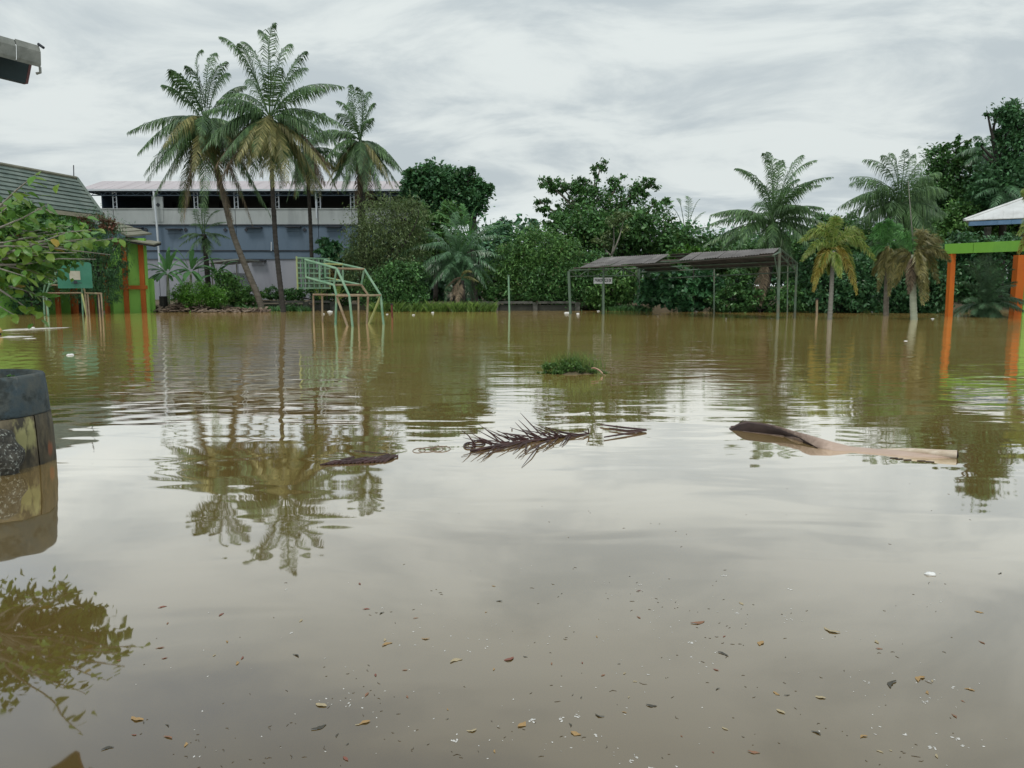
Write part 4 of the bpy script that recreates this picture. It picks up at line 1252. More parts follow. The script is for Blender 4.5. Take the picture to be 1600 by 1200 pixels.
palm('foxtail_palm', 'green crowned foxtail palm with browning skirt and dark trunk', 41, (1386, 490), (1388, 388),
     [(1362, 372, 0.2, G_OIL_G), (1375, 350, 0.3, G_OIL_G), (1395, 345, 0.1, G_OIL_G), (1412, 352, 0.4, G_OIL_G), (1358, 400, 0.2, G_OIL_G), (1368, 455, -0.3, FB), (1380, 462, -0.6, FB), (1396, 455, 0.4, G_COCO_D), (1410, 440, 0.5, FB), (1372, 430, 0.6, FB), (1418, 400, 0.6, G_OIL_G)],
     0.5, 0.034, 190, 0.65, G_OIL_G, r0=0.15, r1=0.11, bark=BARK, plume=True, arch=0.6, rr=0.03, sweep=0.7)
palm('foxtail_palm', 'foxtail palm with pale green trunk and brownish hanging fronds', 36, (1433, 500), (1428, 398),
     [(1404, 365, 0.3, G_OIL_G), (1450, 362, 0.3, FB), (1476, 378, 0.2, FB), (1482, 408, -0.2, FB), (1470, 442, 0.2, FB), (1400, 448, 0.2, FB), (1412, 458, -0.5, G_COCO_D), (1428, 475, -0.8, FB), (1440, 470, -0.5, FB), (1452, 455, 0.3, G_FOX), (1396, 410, 0.5, FB), (1424, 440, -1.0, FB)],
     0.5, 0.034, 190, 0.65, FB, r0=0.17, r1=0.13, bark=TRUNK_GREEN, plume=True, arch=0.6, rr=0.03, sweep=0.7, foot_flare=1.2, spear=(1419, 282))
palm('foxtail_palm', 'yellowing foxtail palm fronds at the right picture edge by the white roof', 34.5, (1655, 500), (1640, 330),
     [(1586, 368, -0.2, G_FOX), (1592, 385, -0.5, FB), (1600, 395, 0.4, FO), (1690, 370, 0.2), (1640, 285, 0.2), (1680, 300, 0.4), (1605, 300, 0.3), (1660, 400, -0.6)],
     0.5, 0.034, 190, 0.65, G_FOX, r0=0.15, r1=0.11, bark=TRUNK_FOX, plume=True, arch=0.55, rr=0.03, sweep=0.7)
palm('areca_palm', 'dense dark green clumping palm between the orange columns', 40, (1540, 495), (1540, 478),
     [(1492, 440, -0.6), (1488, 470, -1.0), (1500, 415, -0.2), (1515, 405, 0.3), (1530, 398, -0.3), (1550, 396, 0.2), (1568, 404, 0.3), (1580, 420, -0.2), (1592, 445, 0.3), (1590, 470, -0.6), (1505, 480, -1.5), (1522, 440, -1.2), (1545, 430, -1.4), (1565, 440, -1.2), (1575, 475, -1.5), (1540, 460, -2.0), (1510, 455, -1.4), (1556, 480, -1.9), (1528, 482, -1.9), (1535, 415, -0.8), (1560, 420, -0.7), (1498, 490, -1.2), (1588, 490, -1.2)],
     0.7, 0.036, 74, 0.6, G_ARECA, low=14, flen=2.4, r0=0.2, r1=0.25, bark=BARK_D, arch=0.35, rr=0.03, cat='palm bush', sweep=0.9)

# ------------------------------------------------------------------ trees and bushes
woods = MB()
wb = []
for px in range(560, 1700, 34):
    wb.append((px + random.uniform(-10, 10), 425 + random.uniform(-18, 10), 34, 52 + random.uniform(-8, 10), random.uniform(-3, 3)))
for px in range(1440, 1700, 36):
    wb.append((px, 350 + random.uniform(-15, 15), 36, 50, 2))
for px in range(-700, 150, 34):
    wb.append((px, 430 + random.uniform(-10, 10), 36, 46, random.uniform(4, 10)))
leaf_cloud(woods, px_blobs(wb, 66), 100000, 0.45, 0.55, 0.7, shell=0.2)
for e in wb[::2]:
    c = P(e[0], e[1], 66)
    woods.tube([(c.x, 66, 0.1), (c.x + 0.3, 66, c.z)], [0.2, 0.1], 5)
tag(woods.build('far_woods', G_FAR), 'dark mass of tropical trees filling the back of the shore', None, None, 'stuff')

tree('shade_tree', 'dark green tree of rounded leaf clumps behind the oil palm', 'tree', 67.5,
     [(645, 285, 15, 22), (672, 280, 20, 22), (692, 288, 22, 26), (716, 285, 14, 18), (734, 272, 9, 10), (752, 298, 17, 15), (700, 315, 45, 22), (655, 312, 20, 18), (735, 312, 20, 20)],
     15000, 0.36, G_DARK, (742, 470), (738, 345), 0.55, aspect=0.7, clump=0.45)
tree('shade_tree', 'tall open crowned tree with bare pale limbs right of the sky gap', 'tree', 60,
     [(874, 292, 30, 15), (852, 285, 18, 10), (846, 318, 16, 10), (864, 330, 24, 9), (938, 262, 13, 11), (930, 278, 7, 12), (914, 298, 20, 22), (925, 330, 45, 34), (966, 290, 14, 16), (996, 300, 17, 20), (1016, 292, 16, 12), (1035, 318, 14, 12), (868, 346, 20, 12), (965, 330, 30, 30)],
     11000, 0.25, G_MID, (930, 470), (928, 365), 0.3, BARK, aspect=0.6, clump=0.36, shell=0.3)
tree('shade_tree', 'broad dark green tree under the open crowned tree', 'tree', 57,
     [(900, 362, 50, 34), (960, 372, 50, 40), (1012, 362, 42, 40), (1050, 390, 40, 36), (880, 395, 30, 26)],
     16000, 0.3, G_MID, (985, 470), (975, 400), 0.3, aspect=0.6)
tree('bare_limbed_tree', 'thin tree with forked bare pale branches among dark foliage', 'tree', 54,
     [(958, 352, 16, 12), (975, 345, 14, 14), (940, 378, 14, 14)], 900, 0.25, G_OLIVE, (954, 470), (955, 400), 0.14, BARK_P)
tree('distant_tree', 'small round distant tree in the sky gap above the oil palm', 'tree', 95, [(788, 353, 13, 13), (782, 362, 18, 10)], 2500, 0.4, G_FAR, (788, 440))
tree('distant_tree', 'small pointed distant tree right of the round one in the sky gap', 'tree', 100, [(832, 352, 9, 11), (828, 366, 16, 10)], 2200, 0.4, G_FAR, (832, 440))
tree('feathery_tree', 'olive green feathery bamboo-like tree before the grey warehouse', 'tree', 50.5,
     [(600, 350, 48, 40), (635, 345, 30, 32), (575, 385, 34, 40), (620, 395, 48, 40), (560, 420, 25, 35), (655, 330, 16, 16)],
     17000, 0.22, G_OLIVE, (605, 478), (602, 420), 0.16, aspect=0.28, droop=0.5, clump=0.4)
tree('shade_tree', 'mid green tree filling the gap between the feathery tree and the oil palm', 'tree', 60,
     [(668, 348, 26, 24), (700, 342, 26, 22), (655, 375, 26, 24), (690, 380, 34, 26)], 8000, 0.27, G_BUSH, (680, 474), None, 0.2)
tree('dark_shrub', 'dark green leafy shrub at the foot of the feathery tree', 'shrub', 48.6,
     [(612, 445, 34, 32), (645, 440, 22, 30), (585, 460, 22, 22), (640, 470, 30, 18)], 9000, 0.19, G_MID, (615, 488), None, 0.1)
tree('leafy_shrub', 'yellowish green shrub mass between the oil palm and the green pole', 'shrub', 51,
     [(845, 395, 44, 38), (808, 402, 30, 30), (880, 410, 34, 36), (770, 440, 30, 28), (820, 440, 46, 34)], 17000, 0.21, G_BUSH, (835, 480), None, 0.14, aspect=0.45)
tree('leafy_shrub', 'deep green shrub mass over the concrete fence right of the green pole', 'shrub', 50.2,
     [(858, 440, 36, 30), (900, 445, 34, 32), (930, 420, 26, 28), (780, 462, 24, 16), (850, 462, 50, 14)], 12000, 0.2, G_MID, (868, 480), None, 0.12)
tree('leafy_shrub', 'green shrub with pale highlights behind the white sign', 'shrub', 50,
     [(955, 450, 32, 30), (975, 440, 22, 30), (935, 465, 28, 18)], 7000, 0.22, G_BUSH, (955, 484), None, 0.1)
tree('broad_leaf_shrub', 'big glossy dark shrub growing under the carport roof', 'shrub', 48,
     [(1040, 448, 38, 24), (1080, 445, 40, 24), (1112, 458, 22, 20), (1018, 462, 22, 18), (1068, 466, 55, 18)], 6500, 0.34, G_BIG, (1065, 488), None, 0.12, aspect=0.75)
tree('creeper', 'light green creeper growing over the gap in the carport roof', 'creeper', 47,
     [(1072, 392, 22, 8), (1100, 396, 16, 6), (1050, 398, 14, 6)], 1500, 0.22, G_BRIGHT, (1090, 486), (1085, 402), 0.05, aspect=0.7)
tree('shade_tree', 'green tree in the gap between the carport palm and the drooping palm', 'tree', 57,
     [(1290, 358, 30, 22), (1332, 362, 28, 26), (1255, 388, 38, 28), (1310, 395, 40, 30), (1362, 380, 26, 30)], 12000, 0.27, G_MID, (1300, 474), None, 0.2)
tree('shade_tree', 'green tree behind the carport roof left of the carport palm', 'tree', 58,
     [(1150, 402, 44, 28), (1105, 400, 34, 30), (1190, 408, 36, 24)], 9000, 0.27, G_MID, (1140, 474), None, 0.2)
tree('leafy_shrub', 'light green shrub at the water edge beside the carport end posts', 'shrub', 46.5,
     [(1140, 470, 30, 16), (1172, 466, 22, 18), (1215, 468, 22, 18), (1245, 462, 26, 22), (1150, 440, 18, 20)], 6500, 0.25, G_MID, (1190, 490), None, 0.08)
tree('leafy_shrub', 'dark shrub thicket behind the yellow green foxtail palm', 'shrub', 46,
     [(1285, 450, 36, 36), (1330, 452, 34, 34), (1270, 415, 25, 30), (1350, 425, 30, 35), (1318, 478, 50, 14)], 11000, 0.24, G_DARK, (1310, 490), None, 0.12)
tree('leafy_shrub', 'dark shrub thicket between the pale trunk and the front orange column', 'shrub', 45.5,
     [(1410, 450, 30, 34), (1452, 455, 32, 36), (1448, 410, 28, 34), (1400, 480, 40, 12)], 10000, 0.24, G_DARK, (1440, 492), None, 0.12)
tree('leafy_shrub', 'dark leafy thicket above and behind the lime beam', 'shrub', 47,
     [(1510, 388, 30, 22), (1555, 386, 40, 18), (1595, 392, 30, 18), (1520, 430, 36, 44)], 9000, 0.26, G_DARK, (1530, 492), None, 0.14)
tree('shade_tree', 'leafy green tree filling the right woods behind the drooping palm', 'tree', 60,
     [(1475, 250, 26, 24), (1500, 225, 14, 12), (1520, 265, 34, 30), (1470, 300, 40, 36), (1510, 320, 44, 40), (1440, 345, 34, 34), (1490, 370, 44, 34)], 17000, 0.3, G_MID, (1490, 470), (1492, 360), 0.3)
tree('shade_tree', 'tall dark tree draped in creepers at the right edge', 'tree', 55,
     [(1578, 182, 20, 22), (1592, 205, 20, 26), (1570, 215, 14, 16), (1590, 245, 26, 30), (1572, 275, 34, 30), (1600, 300, 40, 40), (1552, 300, 28, 28), (1530, 226, 6, 4), (1543, 178, 4, 3), (1560, 176, 6, 3), (1532, 240, 5, 4)],
     17000, 0.27, G_DARK, (1592, 470), (1590, 290), 0.4, clump=0.42)
tree('shade_tree', 'green leafy tree in shade directly above the pavilion roof', 'tree', 56,
     [(1545, 345, 40, 26), (1500, 350, 34, 30), (1590, 335, 40, 26), (1440, 385, 34, 30)], 11000, 0.28, G_BUSH, (1530, 470), None, 0.2)

# left shore vegetation
tree('conifer', 'dark shaggy cypress with rust brown seed clusters before the school', 'tree', 43.5,
     [(158, 372, 32, 36), (128, 385, 30, 38), (175, 395, 22, 46), (150, 425, 34, 40), (185, 420, 12, 30), (120, 440, 30, 30), (170, 448, 18, 30)],
     15000, 0.16, G_DARK, (160, 488), (155, 440), 0.16, aspect=0.22, droop=0.9,
     extra=[('seed_cluster', [(152, 348, 22, 12), (170, 358, 12, 12), (128, 350, 12, 10), (178, 372, 8, 12)], 1600, 0.13, G_RED)])
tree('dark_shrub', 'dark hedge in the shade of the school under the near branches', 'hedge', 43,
     [(30, 400, 40, 50), (80, 410, 36, 44), (20, 355, 45, 26), (80, 362, 36, 24), (115, 372, 26, 24), (20, 445, 40, 30), (75, 445, 34, 22), (-20, 420, 40, 50), (10, 474, 40, 18), (60, 476, 30, 12)], 17000, 0.19, G_DARK, (50, 488), None, 0.12, aspect=0.35, droop=0.4, shell=0.3)  # real hedge; its lowest clumps are added to stand in for veranda shade
tree('mimosa_shrub', 'bright light green rounded shrub on the debris bank', 'shrub', 47,
     [(308, 456, 36, 16), (285, 462, 18, 14), (335, 462, 18, 14), (310, 468, 42, 12)], 9000, 0.14, G_BRIGHT, (310, 486), None, 0.07, aspect=0.35)
tree('leafy_shrub', 'mixed green shrub beneath the leaning palm trunk', 'shrub', 49.5,
     [(365, 455, 22, 22), (352, 440, 14, 20), (395, 462, 22, 12), (380, 470, 24, 10)], 5000, 0.2, G_BUSH, (368, 484), None, 0.07)
tree('leafy_shrub', 'low shrub row behind the fence and the goal crossbar', 'shrub', 51.5,
     [(430, 458, 22, 10), (455, 460, 22, 12), (495, 455, 25, 14), (530, 452, 25, 18), (520, 470, 40, 10)], 6500, 0.2, G_MID, (490, 484), None, 0.07)
tree('broad_leaf_shrub', 'dark glossy leafed small tree before the warehouse wall', 'tree', 53,
     [(508, 385, 16, 10), (505, 398, 18, 10), (520, 392, 12, 12), (526, 410, 18, 10)], 1500, 0.42, G_BIG, (512, 470), (512, 410), 0.09, aspect=0.45, droop=0.4)
tree('leafy_shrub', 'orange tinged shrub seen through the goal frame', 'shrub', 50.5,
     [(505, 432, 16, 14), (520, 428, 14, 12)], 1500, 0.2, leaf_mat('leaf_tinged', (0.10, 0.09, 0.03), (0.17, 0.13, 0.05)), (508, 476), None, 0.05)


def banana(label, base_px, D, leaves, stem_h):
    b = P(base_px[0], base_px[1], D)
    root = thing('banana_plant', label, 'banana plant', (b.x, D, ground_z(b.x, D) - 0.1), 'banana plants on the left bank')
    top = P(base_px[0], stem_h, D)
    MB().tube([root.location, Vector(root.location).lerp(top, 0.5), top], [0.14, 0.12, 0.06], 7).build('stem', TRUNK_GREEN, root, True)
    extra = [(base_px[0] + random.uniform(-42, 42), random.uniform(400, 458), random.uniform(-1.3, 0.8), 0.16) for _ in range(9)]
    for (px, py, dy, w_) in [(a, b, c_, d_ * 0.68) for a, b, c_, d_ in leaves] + extra:
        tip = P(px, py, D)
        tip.y = D + dy
        c = top.lerp(tip, 0.45) + Vector((0, 0, (tip - top).length * 0.38))
        vs, fs = [], []
        K = 10
        for i in range(K):
            t = 0.12 + 0.88 * i / (K - 1)
            p = top * (1 - t) ** 2 + c * (2 * t * (1 - t)) + tip * t * t
            T = ((c - top) * (1 - t) + (tip - c) * t).normalized()
            S = T.cross(Vector((0, 0, 1)))
            if S.length < 0.2:
                S = Vector((0.5, 0.8, 0))
            S.normalize()
            hw = w_ * (math.sin(math.pi * (0.06 + 0.9 * i / (K - 1))) ** 0.6)
            sag = Vector((0, 0, -hw * 0.45))
            jag = random.uniform(0.8, 1.12)
            vs += [p - S * hw * jag + sag, p, p + S * hw * random.uniform(0.8, 1.12) + sag]
        for i in range(K - 1):
            k = 3 * i
            fs += [(k, k + 1, k + 4, k + 3), (k + 1, k + 2, k + 5, k + 4)]
        MB().add(vs, fs).build('leaf', G_BANANA, root)


banana('banana plant with wide arching leaves nearest the school end wall', (262, 470), 48.5, [(225, 425, -0.3, 0.26), (232, 445, -0.8, 0.26), (222, 448, 0.4, 0.24), (245, 395, 0.3, 0.24), (262, 385, 0.2, 0.24), (280, 392, -0.4, 0.24), (240, 455, -1.2, 0.26), (262, 440, -1.5, 0.28), (236, 410, 0.8, 0.25), (290, 430, -0.5, 0.25)], 428)
banana('banana plant in the middle of the left bank group', (298, 468), 49.5, [(262, 400, 0.3, 0.25), (275, 388, -0.3, 0.25), (300, 380, 0.2, 0.25), (320, 400, 0.2, 0.25), (338, 420, -0.3, 0.26), (270, 430, -0.9, 0.26), (300, 440, -1.3, 0.28), (325, 440, -0.8, 0.26), (345, 405, 0.6, 0.22)], 425)
banana('banana plant behind the bright rounded shrub at right of its group', (338, 468), 51, [(312, 412, 0.3, 0.22), (330, 400, -0.3, 0.22), (352, 408, 0.2, 0.22), (362, 428, 0.2, 0.22), (318, 440, -0.9, 0.24), (350, 448, -1.0, 0.24)], 432)


def fern(label, px, py, D, tips, m):
    b = P(px, py, D)
    root = thing('fern', label, 'fern', (b.x, D, ground_z(b.x, D) - 0.05), 'yellow green ferns by the fence')
    base = P(px, py, D)
    MB().tube([root.location, base], [0.05, 0.03], 5).build('stem', BARK_D, root)
    for x, y in tips:
        t = P(x, y, D)
        t.y += random.uniform(-0.5, 0.5)
        frond(root, base, t, 0.15, 20, 0.22, 0.05, 0.2, m, rr=0.01)


fern('bright yellow green fern in front of the low fence left of the goal legs', 500, 468, 49, [(488, 446), (496, 440), (505, 445), (512, 452), (482, 455), (520, 460)], G_FOX)
fern('bright yellow green fern between the goal frame legs', 530, 470, 49, [(522, 450), (532, 446), (540, 452), (548, 460), (516, 460)], G_FOX)


# ------------------------------------------------------------------ grass, debris
def grass(name, label, spots, n, h, m=G_GRASS, lean=0.35, wid=0.02):
    mb = MB()
    k = n
    vs = np.empty((k * 4, 3))
    fs = []
    for i in range(k):
        c, rx, ry = spots[rng.integers(0, len(spots))]
        a = rng.random() * 6.283
        rr = math.sqrt(rng.random())
        p = np.array([c[0] + math.cos(a) * rx * rr, c[1] + math.sin(a) * ry * rr, c[2]])
        hh = h * (0.5 + rng.random() * 0.8) * (1 - 0.4 * rr)
        d = rng.normal(size=2) * lean * hh
        b = rng.random() * 3.14
        wv = np.array([math.cos(b), math.sin(b), 0]) * wid
        mid = p + np.array([d[0] * 0.35, d[1] * 0.35, hh * 0.6])
        tp = p + np.array([d[0], d[1], hh])
        vs[i * 4:i * 4 + 4] = [p - wv, p + wv, mid + wv * 0.7, tp]
        fs.append((i * 4, i * 4 + 1, i * 4 + 2, i * 4 + 3))
    mb.addnp(vs, np.array(fs))
    o = mb.build(name, m)
    return tag(o, label, None, None, 'stuff')


spots = []
for px in list(range(585, 770, 9)):
    c = P(px, 485, 47.6 + random.uniform(-0.4, 0.6))
    spots.append(((c.x, c.y, -0.12), 0.35, 0.3))
grass('shore_grass', 'bright green grass fringe along the water under the oil palm', spots, 5200, 0.75, wid=0.03)
spots = []
for px in list(range(380, 480, 12)) + list(range(960, 1010, 12)) + list(range(1120, 1480, 14)):
    c = P(px, 485, 48.4 + random.uniform(-0.6, 0.8))
    spots.append(((c.x, c.y, -0.1), 0.4, 0.4))
grass('shore_weeds', 'low weeds along the far water edge', spots, 4200, 0.5, G_MID, 0.5, 0.045)


def debris():
    mb = MB()
    for i in range(420):
        px = random.uniform(226, 420)
        D = random.uniform(46.2, 48.6)
        c = P(px, 487, D)
        hump = 0.42 * math.exp(-((px - 285) / 60) ** 2) + 0.12
        z = 0.02 + random.random() * hump * min(1, (D - 46.0))
        ln = random.uniform(0.15, 0.7)
        rot = Matrix.Rotation(random.uniform(0, 3.14), 3, 'Z') @ Matrix.Rotation(random.uniform(-0.5, 0.5), 3, 'Y') @ Matrix.Rotation(random.uniform(-0.6, 0.6), 3, 'X')
        mb.box((c.x, D, z), (ln, random.uniform(0.04, 0.2), random.uniform(0.02, 0.07)), mat=rot)
    tag(mb.build('debris', DEB_BROWN), 'heap of brown wood scraps and leaves washed up on the left bank', None, None, 'stuff')
    mb = MB()
    m = 40
    vs, fs = [], []
    for j in range(12):
        for i in range(m):
            px = 215 + 215 * i / (m - 1)
            y = 45.6 + 0.4 * j
            c = P(px, 487, y)
            e = math.sin(math.pi * i / (m - 1)) ** 0.5 * math.sin(math.pi * j / 11)
            vs.append((c.x, y, -0.3 + 0.55 * e + 0.1 * mnoise.noise(Vector((c.x * 1.2, y, 2)))))
    for j in range(11):
        for i in range(m - 1):
            k = j * m + i
            fs.append((k, k + 1, k + m + 1, k + m))
    tag(mb.add(vs, fs).build('mud_bank', MUD, None, True), kind='structure')


debris()

# white litter along the shore
LITTER = [(605, 491, 0.10, 'round white polystyrene lump floating behind the goal legs'), (515.5, 487, 0.22, 'white dome shaped litter floating left of the goal legs'),
          (505, 490.5, 0.13, 'small white lump left of the white dome shaped litter'), (646, 492, 0.10, 'white lump floating below the shore grass'), (676, 488.5, 0.18, 'flat white litter against the shore grass'),
          (165, 487.5, 0.30, 'white plastic bag floating by the school columns'), (403, 487, 0.22, 'pale sack washed up beside the leaning trunk'),
          (886, 489, 0.20, 'white litter caught at the left carport post'), (903, 490.5, 0.2, 'grey litter lump right of the left carport post'), (935, 486, 0.12, 'small white litter beneath the white sign'),
          (989, 485.5, 0.2, 'white litter at the base of the rear carport post'), (1085, 487, 0.2, 'pale litter floating before the glossy shrub'), (1191, 485, 0.22, 'white litter near the carport end posts'),
          (1139, 487.5, 0.16, 'small pale litter left of the carport end posts'), (1238, 485, 0.12, 'tiny white litter between the carport end posts'), (1457, 498, 0.10, 'round white ball floating left of the front orange column'),
          (1363, 487, 0.13, 'small white litter between the foxtail palms'), (1415, 533, 0.07, 'tiny white fleck adrift on open water at right'), (110, 555, 0.13, 'white crumpled lump adrift on open water at left'), (52, 512, 0.09, 'small white lump at the edge of the wake'),
          (700, 487, 0.14, 'white scrap in the shore grass below the oil palm')]


def lump(name, label, c, r, m, squash=0.6, cat='litter', seed=0, sub=2, rough=0.25, group=None, parent=None):
    import bmesh
    bm = bmesh.new()
    bmesh.ops.create_icosphere(bm, subdivisions=sub, radius=1)
    for v in bm.verts:
        n = mnoise.noise(v.co * 1.6 + Vector((seed, seed * 1.7, 0)))
        k = 1 + rough * n * 2
        v.co = Vector((v.co.x * r * k * (1.1 + 0.3 * math.sin(seed * 3.3)), v.co.y * r * k, v.co.z * r * squash * k))
    me = bpy.data.meshes.new(name)
    bm.to_mesh(me)
    bm.free()
    me.materials.append(m)
    me.polygons.foreach_set('use_smooth', [True] * len(me.polygons))
    o = bpy.data.objects.new(name, me)
    COL.objects.link(o)
    o.location = c
    return tag(o, label, cat, group)


for i, (px, py, r, lab) in enumerate(LITTER):
    c = W(px, py)
    r *= 0.62
    c.z = r * 0.05
    lump('litter', lab, c, r, FOAM_W, 0.38, 'litter', i + 1, group='white litter floating at the shore')

# ------------------------------------------------------------------ grass islet in mid water
def islet():
    c = W(893, 583)
    root = thing('grass_islet', 'small tuft of green weeds rising from the open water', 'grass tuft', (c.x, c.y, -0.2))
    vs, fs = [], []
    for j in range(7):
        for i in range(18):
            a = 2 * math.pi * i / 18
            rr = j / 6
            vs.append((c.x + math.cos(a) * 0.62 * rr * (1 + 0.15 * math.sin(a * 3)), c.y + math.sin(a) * 0.34 * rr, 0.10 * (1 - rr ** 1.5) - 0.04 + 0.02 * math.sin(a * 5 + j)))
    for j in range(6):
        for i in range(18):
            fs.append((j * 18 + i, j * 18 + (i + 1) % 18, (j + 1) * 18 + (i + 1) % 18, (j + 1) * 18 + i))
    MB().add(vs, fs).build('mud_mound', MUD, root, True)
    mb = MB()
    leaf_cloud(mb, [(Vector((c.x - 0.28, c.y, 0.09)), 0.28, 0.22, 0.12), (Vector((c.x - 0.02, c.y, 0.10)), 0.26, 0.2, 0.13), (Vector((c.x - 0.40, c.y, 0.05)), 0.13, 0.16, 0.08), (Vector((c.x + 0.22, c.y, 0.05)), 0.2, 0.18, 0.07), (Vector((c.x + 0.42, c.y - 0.02, 0.02)), 0.13, 0.1, 0.03), (Vector((c.x + 0.58, c.y - 0.02, 0.01)), 0.14, 0.08, 0.015), (Vector((c.x - 0.55, c.y - 0.02, 0.01)), 0.10, 0.07, 0.015)], 3200, 0.055, 0.4, 0.5, -0.3)
    mb.build('weed_leaves', leaf_mat('leaf_weed', (0.045, 0.10, 0.02), (0.12, 0.205, 0.045), (0.26, 0.26, 0.14)), root)
    st = MB()
    for k in range(280):
        x = c.x + random.gauss(0.05, 0.22)
        y = c.y + random.uniform(-0.12, 0.15)
        h = random.uniform(0.14, 0.42)
        st.tube([(x, y, 0), (x + random.uniform(-.05, .05), y, h * 0.6), (x + random.uniform(-.12, .12), y + random.uniform(-.05, .05), h)], [0.006, 0.005, 0.002], 3)
    st.build('grass_stems', G_GRASS, root)
    l = thing('fallen_leaf', 'curled pinkish dry leaf resting on the grass islet', 'leaf', W(932, 585))
    lc = W(932, 586)
    vs, fs = [], []
    for i in range(9):
        t = i / 8
        w_ = 0.055 * math.sin(math.pi * min(0.97, 0.05 + t * 0.92)) ** 0.8
        x = lc.x - 0.10 + 0.2 * t
        z = 0.12 - 0.10 * t + 0.03 * math.sin(t * 3)
        for s in (-1, 0, 1):
            vs.append((x + s * 0.01, lc.y - 0.05 + s * w_, z + abs(s) * 0.025))
    for i in range(8):
        for s in range(2):
            k = i * 3 + s
            fs.append((k, k + 1, k + 4, k + 3))
    MB().add(vs, fs).build('blade', mat('leaf_dry_pink', (0.42, 0.26, 0.18), (0.55, 0.38, 0.28), 6, 0.7), l)
    MB().tube([(lc.x + .1, lc.y - .05, 0.02), (lc.x + .16, lc.y - .07, 0.0)], 0.006, 4).build('stalk', DEB_BROWN, l)


islet()

